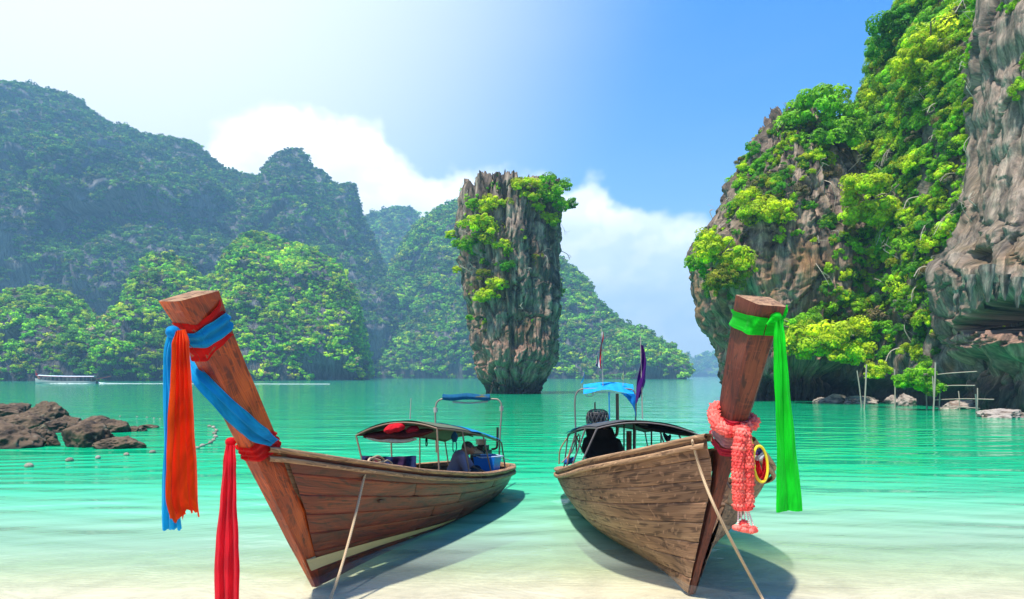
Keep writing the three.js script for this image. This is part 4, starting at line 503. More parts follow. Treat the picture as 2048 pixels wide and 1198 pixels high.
for (const [x, y0, y1, c, label] of [[909, 863, 905, [0.01, 0.05, 0.08], 'dark blue bag with long straps hanging from the canopy edge of the brown boat'], [853, 876, 892, [0.02, 0.02, 0.02], 'small black pouch hanging under the canopy between posts of the brown boat']]) {
  const d = 11.6, t = thing('hanging_bag', label, 'bag', PX(x, y0, d)), o = t.position, k = (y1 - y0) / 42;
  const g = grid(14, 10, (u, v) => { const a = u * 6.283, w = (0.012 + 0.045 * Math.sin(Math.min(1, v * 1.15) * 2.6)) * k, p = V(Math.cos(a) * w, -v * 0.17 * k, Math.sin(a) * w * 0.6); return p; }); mesh('body', g, cloth(c, { transmission: 0 }), t);
  const l = (px, py) => PX(px, py, d).sub(o); mesh('strap', join([bar([l(x - 3 * k, y0 + 18 * k), l(x - 3 * k, y1 - 6 * k), l(x, y1), l(x + 4 * k, y1 - 8 * k), l(x + 3 * k, y0 + 18 * k)], 0.009)]), cloth(c, { transmission: 0 }), t);
}
function engine(name, label, pos, yaw, s, tall) {            // open car engine on a pivot, its long shaft running aft
  const t = thing(name, label, 'engine', pos); t.rotation.y = yaw; t.scale.setScalar(s);
  const box = (x, y, z, w, h, d, r = 0.02) => { const q = new RoundedBoxGeometry(w, h, d, 2, r); q.translate(x, y, z); return q; }, cyl = (x, y, z, r, h, ax) => { const q = new THREE.CylinderGeometry(r, r, h, 14); if (ax === 'x') q.rotateZ(Math.PI / 2); if (ax === 'z') q.rotateX(Math.PI / 2); q.translate(x, y, z); return q; };
  mesh('block', join([box(0, 0.22, 0, 0.34, 0.3, 0.52), box(0, 0.42, 0, 0.22, 0.12, 0.48), ...[0, 1, 2, 3].map((i) => cyl(0, 0.49, -0.18 + i * 0.12, 0.035, 0.05))]), blackMetal, t);
  mesh('flywheel', cyl(0, 0.25, 0.31, 0.17, 0.07, 'z'), metal, t); mesh('sump', box(0, 0.05, 0, 0.28, 0.1, 0.4), blackMetal, t);
  mesh('air_filter', join([cyl(0, 0.56, 0.05, 0.12, 0.09), cyl(0, 0.62, 0.05, 0.13, 0.02)]), metal, t);
  mesh('exhaust', bar([V(0.18, 0.38, -0.2), V(0.3, 0.42, -0.2), V(0.32, 0.6, -0.2), V(0.32, 0.6 + tall, -0.22)], 0.028), std({ color: rgb(0.16, 0.08, 0.05), metalness: 0.5, roughness: 0.7 }), t);
  mesh('tiller', bar([V(0, 0.4, 0.3), V(-0.05, 0.6, 0.7), V(-0.05, 0.62, 1.0)], 0.02), metal, t); mesh('shaft', rod(V(0, 0.2, -0.3), V(0, -0.1, -2.2), 0.025), steel, t);
  return t;
}
engine('boat_engine', 'greasy open engine on the stern of the brown boat', boatL.world(0.1, 0.62, -6.0), boatL.g.rotation.y, 0.85, 0.30);
engine('boat_engine', 'large black engine rising at the stern of the weathered boat', boatR.world(-0.22, 0.72, -5.7), boatR.g.rotation.y, 1.2, 0.5);
{ // black cover and cage of the weathered boat's engine
  const g = grid(30, 20, (u, v) => { const a = u * 6.283, w = table([[0, 0.02], [0.02, 0.24], [0.3, 0.26], [0.36, 0.34], [1, 0.40]])(v) * (1 + 0.18 * noise(Math.cos(a) * 1.6, Math.sin(a) * 1.6, v * 2) + 0.07 * Math.sin(a * 7 + v * 2) * v), c = PX(lerp(1196, 1210, v), lerp(852, 925, v), 13.3); const bx = (t) => Math.sign(t) * Math.abs(t) ** 0.45; c.x += bx(Math.cos(a)) * w * 0.95 + 0.10 * v * Math.sign(Math.cos(a) - 0.2) * noise(v * 3, 2, 1); c.z += bx(Math.sin(a)) * w * 0.7; return c; });
  tag(mesh('engine_cover', g, cloth([0.014, 0.013, 0.014], { transmission: 0, roughness: 0.6 })), 'black cloth draped over the engine of the weathered boat', 'cover');
  const c = PX(1195, 835, 14.2), t = thing('basket', 'black wire basket on top of the engine of the weathered boat', 'basket', c), list = [];
  for (let i = 0; i < 16; i++) { const a = i / 16 * 6.283, b = a + 0.5; list.push(bar([V(Math.cos(a) * 0.21, -0.12, Math.sin(a) * 0.21), V(Math.cos((a + b) / 2) * 0.22, 0.0, Math.sin((a + b) / 2) * 0.22), V(Math.cos(b) * 0.19, 0.10, Math.sin(b) * 0.19), V(Math.cos(b) * 0.12, 0.15, Math.sin(b) * 0.12)], 0.009, 10)); const e = a - 0.5; list.push(bar([V(Math.cos(a) * 0.21, -0.12, Math.sin(a) * 0.21), V(Math.cos((a + e) / 2) * 0.22, 0, Math.sin((a + e) / 2) * 0.22), V(Math.cos(e) * 0.19, 0.10, Math.sin(e) * 0.19)], 0.009, 10)); }
  for (const [y, r] of [[-0.12, 0.21], [0.1, 0.19], [0.15, 0.12]]) { const q = new THREE.TorusGeometry(r, 0.012, 6, 24); q.rotateX(Math.PI / 2); q.translate(0, y, 0); list.push(q); } mesh('wire_frame', join(list), std({ color: rgb(0.07, 0.065, 0.06), metalness: 0.5, roughness: 0.4 }), t);
  const lin = new THREE.SphereGeometry(0.18, 20, 14); lin.scale(1, 0.72, 1); mesh('lining', lin, std({ color: rgb(0.015, 0.014, 0.014), roughness: 0.8 }), t);
  mesh('knob', rod(V(-0.05, 0.14, 0), V(-0.05, 0.30, 0), 0.015), std({ color: rgb(0.15, 0.06, 0.05) }), t);
  for (const [pts, w, h, sd, col, nm, label, cat] of [[[PX(1272, 850, 11.3), PX(1310, 856, 11.2), PX(1350, 862, 11.1), PX(1388, 868, 10.9)], 0.35, 0.055, 21, [0.02, 0.022, 0.024], 'stowed_cloth', 'dark tarpaulin slung under the canopy of the weathered boat', 'cloth'], [[PX(1326, 868, 10.9), PX(1336, 878, 10.9), PX(1342, 872, 10.9)], 0.06, 0.05, 23, [0.012, 0.012, 0.014], 'hanging_bag', 'black bag dangling from the canopy of the weathered boat', 'bag'], [[PX(1134, 922, 13.9), PX(1139, 908, 13.9), PX(1143, 895, 13.9)], 0.06, 0.05, 25, [0.55, 0.11, 0.02], 'life_jacket', 'orange life jacket lying in the stern of the weathered boat', 'life jacket'], [[PX(1128, 925, 14.1), PX(1140, 922, 14.0), PX(1150, 918, 13.9)], 0.07, 0.06, 27, [0.02, 0.10, 0.33], 'bundle', 'blue bundle on the stern boards of the weathered boat', 'bundle']]) tag(mesh(nm, fabricPile(pts, w, h, sd), cloth(col, { transmission: 0 })), label, cat);
}
// flags on the weathered boat's stern awning
function flag(label, foot, top, r, cols, hem, fn, category = 'flag') {
  const t = thing('flag', label, category, foot); mesh('pole', rod(V(0, 0, 0), top.clone().sub(foot), r, r * 0.7), metal, t); const g = fn(foot); if (cols) paint(g, cols); mesh('cloth', g, cloth(hem, { vertexColors: !!cols, transmission: 0.35 }), t); return t;
}
flag('striped red, white and dark blue flag hanging limp over the weathered boat', PX(1206, 772, 14.4), PX(1203, 655, 14.4), 0.008, (P, N, i) => { const k = (i % 25) / 24; return k < 1 / 6 || k > 5 / 6 ? [0.62, 0.02, 0.04] : k < 1 / 3 || k > 2 / 3 ? [0.8, 0.78, 0.78] : [0.045, 0.03, 0.20]; }, [1, 1, 1], (o) => grid(24, 26, (u, v) => { const ph = v * 5.5, p = PX(lerp(1206, 1204, v) - (4 + 8 * v) * Math.sin(u * 2.2 + v) * 0.9 + 2 * Math.sin(ph), 662 + v * 70 + u * 6 - 6 * (1 - u) * v, 14.4); p.z += 0.06 * Math.sin(u * 9 + v * 7); return p.sub(o); }));
flag('long purple pennant drooping from a tall pole at the canopy of the weathered boat', PX(1285, 838, 13.2), PX(1281, 672, 13.2), 0.013, null, [0.085, 0.012, 0.17], (o) => grid(16, 30, (u, v) => { const w = v < 0.62 ? lerp(4, 18, v / 0.62) : lerp(18, 9, (v - 0.62) / 0.38), x0 = lerp(1282, 1272, sstep(0.3, 1, v)), p = PX(x0 + w * (u - 0.15) + 1.5 * Math.sin(v * 9), 690 + 118 * v - 14 * u * sstep(0.6, 1, v), 13.2); p.z += 0.05 * Math.sin(u * 7 + v * 6); return p.sub(o); }));
flag('little sky blue pennant at the corner of the blue stern awning', PX(1163, 780, 14.3), PX(1168, 742, 14.3), 0.006, null, [0.01, 0.33, 0.62], (o) => grid(8, 12, (u, v) => { const p = PX(lerp(1169, 1161, v) + u * 7 * v * (1 - 0.2 * v), 745 + 22 * v - 3 * u, 14.3); p.z += 0.03 * Math.sin(u * 6 + v * 5); return p.sub(o); }));
flag('tiny pale green pennant standing on the blue stern awning', PX(1246, 772, 14.4), PX(1247, 742, 14.4), 0.005, null, [0.5, 0.6, 0.3], (o) => grid(6, 8, (u, v) => { const p = PX(1247 - u * 5 * Math.sin(v * 3.1), 744 + 16 * v + 3 * u, 14.4); p.z += 0.02 * Math.sin(u * 6 + v * 4); return p.sub(o); }));
tag(mesh('antenna', rod(PX(820, 838, 12.2), PX(822, 796, 12.2), 0.01, 0.006), metal), 'thin rod standing up from the canopy of the brown boat', 'rod');
// ───────────────────────── sashes, garland, ropes ─────────────────────────
const CLOTH = { blue: cloth([0.01, 0.42, 0.82]), red: cloth([0.88, 0.018, 0.012]), orange: cloth([0.98, 0.085, 0.006]), crimson: cloth([0.85, 0.012, 0.03]), green: cloth([0.012, 0.80, 0.03]), pink: cloth([0.80, 0.42, 0.40]), rose: cloth([0.75, 0.05, 0.09]) };
// a hanging length of cloth: stations [px, py, depth, half width in photo pixels], gathered into folds
function drape(st, { folds = 5, amp = 0.03, seed = 1, nu = 40, nv = 70, ragged = 0, twist = 0, dir } = {}) {
  const c = new THREE.CatmullRomCurve3(st.map(([x, y, d]) => PX(x, y, d))), L = st.length - 1;
  return grid(nu, nv, (u, v) => {
    const k = Math.min(L - 1e-6, v * L), i = Math.floor(k), f = k - i, w = lerp(st[i][3], st[i + 1][3], f * f * (3 - 2 * f)), d = lerp(st[i][2], st[i + 1][2], f), p = c.getPoint(v), T = c.getTangent(Math.min(0.999, Math.max(0.001, v)));
    const side = dir ? dir.clone() : V(-T.y, T.x, 0).multiplyScalar(T.y > 0 ? -1 : 1).normalize(); if (side.x < 0) side.negate();
    const a = u * 2 - 1, wm = w / FOCAL * d, ph = seed + 1.2 * noise(v * 2.2, seed, 1), wob = 1 + 0.25 * noise(u * 3, v * 3, seed);
    p.addScaledVector(side, a * wm + 0.012 * Math.sin(folds * a * 3.1 + ph) * wob); p.z += amp * Math.sin(folds * a * 3.14 + ph * 2) * (0.35 + 0.65 * Math.min(1, v * 3)) * wob + amp * 0.8 * noise(u * 7, v * 3, seed + 3) + amp * 0.35 * noise(u * 19, v * 5, seed + 8) + amp * 0.9 * ridge(u * 3.3 + seed, v * 1.4, seed, 2) * Math.min(1, v * 4) + twist * a;
    if (ragged) p.y += ragged * sstep(0.9, 1, v) * (noise(u * 6, seed, 2) + 0.5 * noise(u * 17, seed, 4)); p.u = u * w / 60; p.v = v * 2; return p;
  });
}
// a band wound round a prow: heights at the front and the back edge, width, and how far it stands off
function band(b, hf, hb, w, o, { seed = 1, folds = 4, from = 0, to = 1, n = 72 } = {}) {
  return grid(n, 12, (u, v) => { const a = lerp(from, to, u) * 6.283, ca = Math.cos(a), sa = Math.sin(a), e = 0.32, fx = Math.sign(ca) * Math.abs(ca) ** e, fy = Math.sign(sa) * Math.abs(sa) ** e, h = lerp(hb, hf, fx * 0.5 + 0.5) + (v - 0.5) * w * (1 + 0.12 * Math.sin(a * 2 + seed)), st = b.stemAt(h, fx, fy); const cz = b.rake(h) - b.wid(h) / 2, k = o + 0.012 * Math.sin(v * folds * 6.283 + seed + Math.sin(a)) + 0.007 * noise(u * 8, v * 4, seed); st.x += Math.sign(st.x || 1) * k * Math.abs(fy); st.z += Math.sign(st.z - cz) * k * Math.abs(fx); st.u = u * 3; st.v = v; return b.world(st.x, st.y, st.z); });
}
function knot(p, r, seed) { const g = new THREE.SphereGeometry(r, 24, 18), q = g.attributes.position; for (let i = 0; i < q.count; i++) { const x = q.getX(i), y = q.getY(i), z = q.getZ(i), k = 1 + 0.22 * ridge(x / r * 0.9 + seed, y / r * 0.9, z / r * 0.9, 2); q.setXYZ(i, x * k, y * k * 0.9, z * k); } g.computeVertexNormals(); g.translate(p.x, p.y, p.z); return g; }
const sash = (name, label, parts) => { const t = thing(name, label, 'sash'); for (const [n, g, m] of parts) mesh(n, g, m, t); return t; };
{
  const b = boatL, kd = 6.32, kn = PX(346, 664, kd);
  sash('sash', 'orange-red sash wound round the top of the brown prow with a long tattered tail', [['wrap', band(b, 2.70, 2.97, 0.30, 0.012, { seed: 2, folds: 3 }), CLOTH.red], ['tail', drape([[362, 660, kd - 0.03, 8], [364, 690, kd - 0.05, 15], [366, 760, kd - 0.06, 18], [366, 850, kd - 0.06, 24], [367, 930, kd - 0.05, 29], [368, 1000, kd - 0.04, 32], [374, 1030, kd - 0.03, 30]], { folds: 4.2, amp: 0.035, seed: 4, ragged: 0.13 }), CLOTH.orange]]);
  sash('sash', 'blue sash knotted over the orange-red one, its tail hanging straight down', [['wrap', band(b, 2.72, 2.95, 0.14, 0.035, { seed: 5, folds: 2 }), CLOTH.blue], ['knot', knot(kn, 0.055, 3), CLOTH.blue], ['tail', drape([[346, 668, kd + 0.02, 9], [341, 700, kd + 0.04, 12], [342, 780, kd + 0.06, 13], [340, 880, kd + 0.06, 11], [342, 980, kd + 0.05, 15], [346, 1058, kd + 0.04, 17]], { folds: 2.4, amp: 0.03, seed: 7, ragged: 0.02 }), CLOTH.blue]]);
  sash('sash', 'second blue sash slung from the prow down across to the gunwale of the brown boat', [['swag', drape([[376, 716, 6.9, 5], [398, 752, 6.75, 15], [438, 798, 6.85, 19], [478, 838, 7.05, 23], [512, 868, 7.25, 22], [549, 886, 7.5, 9]], { folds: 2.2, amp: 0.035, seed: 9, nv: 60 }), CLOTH.blue]]);
  const rk = PX(462, 884, 7.38);
  sash('sash', 'red sash tied low on the brown prow, its tail reaching the water', [['wrap', band(b, 1.60, 1.76, 0.17, 0.02, { seed: 11, folds: 3 }), CLOTH.red], ['knot', knot(rk, 0.05, 6), CLOTH.crimson], ['tail', drape([[461, 890, 7.34, 8], [460, 930, 7.3, 12], [457, 1000, 7.28, 16], [455, 1080, 7.26, 22], [455, 1150, 7.25, 24], [455, 1222, 7.25, 24]], { folds: 2.6, amp: 0.03, seed: 13 }), CLOTH.crimson]]);
}
{
  const b = boatR, kd = 6.62, kn = PX(1552, 634, kd);
  sash('sash', 'bright green sash tied round the top of the reddish prow with a long straight tail', [['wrap', band(b, 2.86, 2.99, 0.15, 0.03, { seed: 3, folds: 0.8 }), CLOTH.green], ['knot', knot(kn, 0.048, 9), CLOTH.green], ['loose_end', drape([[1552, 636, kd - 0.02, 5], [1542, 640, kd - 0.05, 6], [1533, 648, kd - 0.06, 3]], { folds: 1, amp: 0.015, seed: 3, nv: 14, nu: 10, dir: V(0, 1, 0) }), CLOTH.green], ['short_end', drape([[1553, 632, kd, 6], [1566, 627, kd + 0.02, 7], [1574, 612, kd + 0.03, 2]], { folds: 1, amp: 0.012, seed: 5, nv: 14, nu: 10, dir: V(-0.4, 0.9, 0) }), CLOTH.green],
    ['tail', drape([[1557, 640, kd - 0.02, 7], [1560, 690, kd - 0.03, 10], [1564, 780, kd - 0.03, 14], [1570, 880, kd - 0.02, 18], [1575, 960, kd, 22], [1577, 1022, kd + 0.02, 25]], { folds: 1.3, amp: 0.03, seed: 15 }), CLOTH.green]]);
  // garland of ruffled coral blossoms
  const blossom = (() => { const g = new THREE.SphereGeometry(1, 28, 10), p = g.attributes.position; for (let i = 0; i < p.count; i++) { const x = p.getX(i), y = p.getY(i), z = p.getZ(i), a = Math.atan2(z, x), k = 1 + 0.26 * Math.sin(a * 9 + y * 2) * (1 - y * y) + 0.10 * Math.sin(a * 14 + 1); p.setXYZ(i, x * k, y * 0.62, z * k); } g.computeVertexNormals(); return g; })();
  const coral = [[0.88, 0.10, 0.075], [0.80, 0.06, 0.05], [0.92, 0.17, 0.13]].map((c) => std({ color: rgb(...c), roughness: 0.7 }));
  const t = thing('garland', 'coral garland of ruffled blossoms hanging in a thick tail on the weathered boat prow', 'garland'); const r = RNG(31);
  const string = (name, pts, n, rad, closed) => { const c = new THREE.CatmullRomCurve3(pts, closed), lists = [[], [], []], q = new THREE.Quaternion(); for (let i = 0; i < n; i++) { const p = c.getPointAt(closed ? i / n : i / (n - 1)), T = c.getTangentAt(closed ? i / n : i / (n - 1)); q.setFromUnitVectors(V(0, 1, 0), T).multiply(new THREE.Quaternion().setFromAxisAngle(V(0, 1, 0), r() * 6)); const s = rad * (0.9 + r() * 0.2), g = blossom.clone(); g.applyMatrix4(new THREE.Matrix4().compose(p.add(V((r() - 0.5) * 0.008, 0, (r() - 0.5) * 0.008)), q, V(s, s * 0.95, s))); lists[Math.floor(r() * 3)].push(g); } lists.forEach((l, k) => l.length && mesh(name, join(l), coral[k], t)); };
  const loop = []; for (let i = 0; i < 16; i++) { const a = i / 16 * 6.283, f = Math.cos(a), s = Math.sin(a), h = 1.96 - 0.10 * f, p = b.stemAt(h, f, s); const cz = b.rake(h) - b.wid(h) / 2; loop.push(b.world(p.x + s * 0.075, h + 0.03 * Math.sin(a * 2), p.z + f * 0.06)); }
  string('loop', loop, 52, 0.062, true);
  const k0 = 7.02; string('tail_strand', [PX(1484, 862, k0), PX(1478, 900, k0 - 0.03), PX(1477, 960, k0 - 0.02), PX(1478, 1016, k0)], 27, 0.056); string('tail_strand', [PX(1488, 862, k0 + 0.03), PX(1494, 900, k0), PX(1495, 960, k0 + 0.01), PX(1494, 1016, k0 + 0.02)], 27, 0.056); string('tail_strand', [PX(1486, 868, k0 + 0.08), PX(1487, 940, k0 + 0.08), PX(1486, 1012, k0 + 0.08)], 20, 0.056);
  for (const [x, y] of [[1476, 1056], [1484, 1058], [1492, 1052], [1498, 1060], [1506, 1058], [1488, 1047]]) { const lst = [0, 1, 2].map(() => { const g = blossom.clone(), s = 0.03 + r() * 0.012; g.scale(s, s, s); g.rotateX(r() * 6); g.translate(...PX(x + (r() - 0.5) * 8, y + (r() - 0.5) * 8, k0 + 0.02 + (r() - 0.5) * 0.06).toArray()); return g; }); mesh('tassel_blossom', join(lst), coral[Math.floor(r() * 3)], t); }
  const beads = []; for (const [x0, x1] of [[1477, 1476], [1481, 1485], [1489, 1490], [1493, 1499], [1496, 1506]]) for (let i = 0; i < 9; i++) { const g = new THREE.SphereGeometry(0.010, 8, 6), f = i / 8; g.translate(...PX(lerp(x0, x1, f), lerp(1018, 1050, f), k0 + 0.02).toArray()); beads.push(g); } mesh('bead_string', join(beads), std({ color: rgb(0.75, 0.55, 0.5), roughness: 0.4 }), t);
  sash('ribbon', 'faded pink and white ribbons wound round the prow under the coral garland', [['wrap', band(b, 1.72, 1.86, 0.12, 0.035, { seed: 6, folds: 3 }), CLOTH.pink], ['edge', band(b, 1.62, 1.79, 0.07, 0.05, { seed: 8, folds: 2 }), CLOTH.rose], ['upper_edge', band(b, 1.92, 2.02, 0.06, 0.025, { seed: 9, folds: 2 }), CLOTH.rose]]);
  const ov = (x, y, rx, ry, d, n = 26) => { const pts = []; for (let i = 0; i < n; i++) { const a = i / n * 6.283; pts.push(PX(x + Math.cos(a) * rx + 3 * Math.sin(a), y + Math.sin(a) * ry, d + 0.03 * Math.cos(a))); } return pts; };
  const y2 = thing('ribbon', 'yellow-edged ribbon loop with red, white and blue folds beside the coral tail', 'ribbon');
  mesh('yellow_edge', tube(ov(1521, 928, 14, 36, 7.15), 0.014, 60, 8, true), std({ color: rgb(0.85, 0.62, 0.02), roughness: 0.7 }), y2); mesh('red_fold', drape([[1512, 905, 7.2, 3], [1514, 930, 7.18, 6], [1521, 955, 7.17, 9], [1529, 940, 7.2, 5], [1531, 915, 7.24, 3]], { folds: 2, amp: 0.02, seed: 17, nv: 30 }), CLOTH.crimson, y2); mesh('white_fold', drape([[1508, 912, 7.2, 3], [1517, 916, 7.16, 6], [1526, 905, 7.2, 4]], { folds: 2, amp: 0.015, seed: 19, nv: 20, nu: 14 }), cloth([0.75, 0.75, 0.8]), y2); mesh('blue_fold', drape([[1508, 900, 7.24, 3], [1516, 906, 7.2, 6], [1524, 896, 7.24, 4]], { folds: 2, amp: 0.015, seed: 21, nv: 20, nu: 14 }), cloth([0.06, 0.05, 0.25]), y2);
  mesh('yellow_tie', tube([PX(1499, 868, 7.1), PX(1504, 885, 7.08), PX(1506, 910, 7.08), PX(1510, 935, 7.1)], 0.010, 16, 6), std({ color: rgb(0.85, 0.62, 0.02), roughness: 0.7 }), y2);
}
function hullDepth(b, side, px, py) { let best = 1e9, d = 8; for (let i = 0; i <= 160; i++) for (let j = 0; j <= 40; j++) { const p = b.S(side, i / 160 * 6, j / 40), w = b.world(p.x, p.y, p.z), [x, y] = toPx(w), e = (x - px) ** 2 + (y - py) ** 2; if (e < best) { best = e; d = -w.z; } } return d; }
const ropeTex = tex(64, 128, (x, y) => { const k = 0.5 + 0.5 * Math.sin((x / 64 * 2 + y / 128 * 4) * 6.283); return [0.55 + 0.4 * k, 0.55 + 0.4 * k, 0.55 + 0.4 * k]; }); const ropeMat = std({ color: rgb(0.60, 0.43, 0.25), map: ropeTex, bumpMap: ropeTex, bumpScale: 0.004, roughness: 0.9 }); ropeTex.repeat.set(60, 1);
tag(mesh('mooring_rope', tube([PX(760, 921, 9.55), PX(745, 917, 9.3), PX(737, 922, 9.02), PX(727, 960, 8.86), PX(706, 1050, 8.4), PX(681, 1140, 7.95), PX(660, 1199, 7.74), PX(635, 1262, 6.9)], 0.016, 120, 7), ropeMat), 'tan mooring rope running from the gunwale of the brown boat down to the sand', 'rope');
tag(mesh('rope_coil', join([tube([PX(742, 917, 9.25), PX(757, 912, 9.4), PX(768, 921, 9.55), PX(752, 926, 9.35), PX(744, 919, 9.25)], 0.013, 30, 6), tube([PX(765, 926, 9.6), PX(775, 921, 9.8), PX(784, 928, 9.9), PX(776, 931, 9.8)], 0.013, 20, 6)]), ropeMat), 'loose turns of tan rope lying on the gunwale of the brown boat', 'rope');
tag(mesh('mooring_rope', tube([...[[1392, 884], [1385, 881], [1389, 898], [1404, 950]].map(([x, y], i) => PX(x, y, hullDepth(boatR, -1, x, y) - [-0.2, 0.06, 0.09, 0.12][i])), PX(1430, 1015, 7.3), PX(1470, 1095, 7.4), PX(1526, 1199, 7.74), PX(1560, 1262, 6.9)], 0.016, 120, 7), ropeMat), 'tan mooring rope slanting from the bow of the weathered boat to the sand', 'rope');

// ───────────────────────── the person bent over in the brown boat ─────────────────────────
function bodyField(bones, center, half, cells, k = 0.03) {
  const mc = new MarchingCubes(cells, new THREE.MeshBasicMaterial(), false, false, 120000); mc.isolation = 0; const n = cells, f = mc.field, P = V(), ab = V(), ap = V();
  for (let z = 0; z < n; z++) for (let y = 0; y < n; y++) for (let x = 0; x < n; x++) { P.set((x - n / 2) / (n / 2), (y - n / 2) / (n / 2), (z - n / 2) / (n / 2)).multiplyScalar(half).add(center); let s = 0; for (const [a, b, ra, rb] of bones) { ab.subVectors(b, a); ap.subVectors(P, a); const t = clamp(ap.dot(ab) / (ab.lengthSq() || 1e-9), 0, 1), d = ap.addScaledVector(ab, -t).length() - lerp(ra, rb, t); s += Math.exp(-d / k); } f[z * n * n + y * n + x] = k * Math.log(s); }
  mc.update(); const c = mc.count, g = new THREE.BufferGeometry(), pos = new Float32Array(mc.positionArray.slice(0, c * 3)), nor = new Float32Array(mc.normalArray.slice(0, c * 3)); for (let i = 0; i < c; i++) for (let q = 0; q < 3; q++) pos[3 * i + q] = pos[3 * i + q] * half + center.getComponent(q);
  g.setAttribute('position', new THREE.BufferAttribute(pos, 3)); g.setAttribute('normal', new THREE.BufferAttribute(nor, 3)); g.setAttribute('uv', new THREE.BufferAttribute(new Float32Array(c * 2), 2)); return g;
}
{
  const hip = PX(909, 962, 12.75), t = thing('person', 'person in a lavender-grey shirt and cap sitting bent forward in the brown boat', 'person', hip);
  const sk = std({ color: rgb(0.20, 0.10, 0.06), roughness: 0.6 }), shirt = cloth([0.23, 0.20, 0.27], { transmission: 0 }), trousers = cloth([0.03, 0.035, 0.05], { transmission: 0 });
  // x towards the stern (the way the person faces), y up, z towards the viewer
  const chest = V(0.10, 0.40, 0), neck = V(0.175, 0.50, 0), head = V(0.235, 0.575, 0.0), shN = V(0.13, 0.43, 0.18), shF = V(0.14, 0.43, -0.18), elN = V(0.23, 0.22, 0.24), elF = V(0.28, 0.24, -0.2), waN = V(0.42, 0.16, 0.12), waF = V(0.43, 0.17, -0.08), kneeN = V(0.36, 0.16, 0.20), kneeF = V(0.38, 0.17, -0.18);
  const fingers = []; for (const [w, s] of [[waN, 1], [waF, -1]]) { for (let i = 0; i < 4; i++) { const a = w.clone().add(V(0.06, 0.0, (i - 1.5) * 0.02)), b = a.clone().add(V(0.045 - 0.004 * Math.abs(i - 1.3), -0.015, 0)); fingers.push([w.clone().add(V(0.02, 0, (i - 1.5) * 0.014)), a, 0.012, 0.010], [a, b, 0.0095, 0.008], [b, b.clone().add(V(0.012, -0.03, 0)), 0.008, 0.007]); } fingers.push([w.clone().add(V(0.01, 0.01, -0.02 * s)), w.clone().add(V(0.055, 0.012, -0.05 * s)), 0.011, 0.008]); }
  const body = join([bodyField([[neck, head, 0.055, 0.07], [head.clone().add(V(-0.02, 0.02, 0)), head.clone().add(V(0.02, 0.015, 0)), 0.088, 0.085], [head.clone().add(V(0.03, -0.05, 0)), head.clone().add(V(0.07, -0.06, 0)), 0.05, 0.04], [head.clone().add(V(0.10, -0.02, 0)), head.clone().add(V(0.105, -0.035, 0)), 0.014, 0.018], [head.clone().add(V(0, -0.01, 0.085)), head.clone().add(V(-0.005, 0.015, 0.088)), 0.016, 0.02], [head.clone().add(V(0, -0.01, -0.085)), head.clone().add(V(-0.005, 0.015, -0.088)), 0.016, 0.02], [chest, neck, 0.09, 0.06]], V(0.21, 0.53, 0), 0.24, 56, 0.018), bodyField([[elN, waN, 0.042, 0.028], [elF, waF, 0.042, 0.028], [waN, waN.clone().add(V(0.03, 0, 0)), 0.03, 0.03], [waF, waF.clone().add(V(0.03, 0, 0)), 0.03, 0.03], ...fingers], V(0.36, 0.2, 0), 0.34, 96, 0.006)]);
  mesh('body', body, sk, t);
  mesh('shirt', bodyField([[V(0, 0.05, 0), V(0.02, 0.16, 0), 0.155, 0.15], [V(0.02, 0.16, 0), chest, 0.15, 0.145], [V(0.03, 0.2, 0.06), V(0.1, 0.40, 0.09), 0.11, 0.10], [V(0.03, 0.2, -0.06), V(0.1, 0.40, -0.09), 0.11, 0.10], [shN, elN, 0.075, 0.062], [shF, elF, 0.075, 0.062], [chest, neck, 0.10, 0.07]], V(0.12, 0.26, 0), 0.42, 64, 0.02), shirt, t);
  mesh('trousers', bodyField([[V(0, 0.0, 0), V(0.02, 0.06, 0), 0.16, 0.15], [V(0, 0.02, 0.09), kneeN, 0.10, 0.075], [V(0, 0.02, -0.09), kneeF, 0.10, 0.075], [kneeN, V(0.42, -0.22, 0.2), 0.07, 0.05], [kneeF, V(0.44, -0.22, -0.18), 0.07, 0.05]], V(0.2, -0.02, 0), 0.42, 56, 0.02), trousers, t);
  const capG = new THREE.SphereGeometry(0.105, 20, 12, 0, 6.283, 0, 1.7); capG.translate(head.x - 0.005, head.y + 0.022, 0); const brim = new THREE.CylinderGeometry(0.085, 0.085, 0.012, 18, 1, false, 0, Math.PI); brim.translate(0, 0, 0); brim.scale(1, 1, 0.9); brim.rotateZ(-0.2); brim.translate(head.x + 0.075, head.y + 0.035, 0); mesh('cap', join([capG, brim]), cloth([0.06, 0.05, 0.045], { transmission: 0 }), t);
  const eyes = [1, -1].map((s) => { const e = new THREE.SphereGeometry(0.011, 10, 8); e.translate(head.x + 0.092, head.y + 0.012, 0.034 * s); return e; }); mesh('eyes', join(eyes), std({ color: rgb(0.02, 0.015, 0.012), roughness: 0.3 }), t);
}

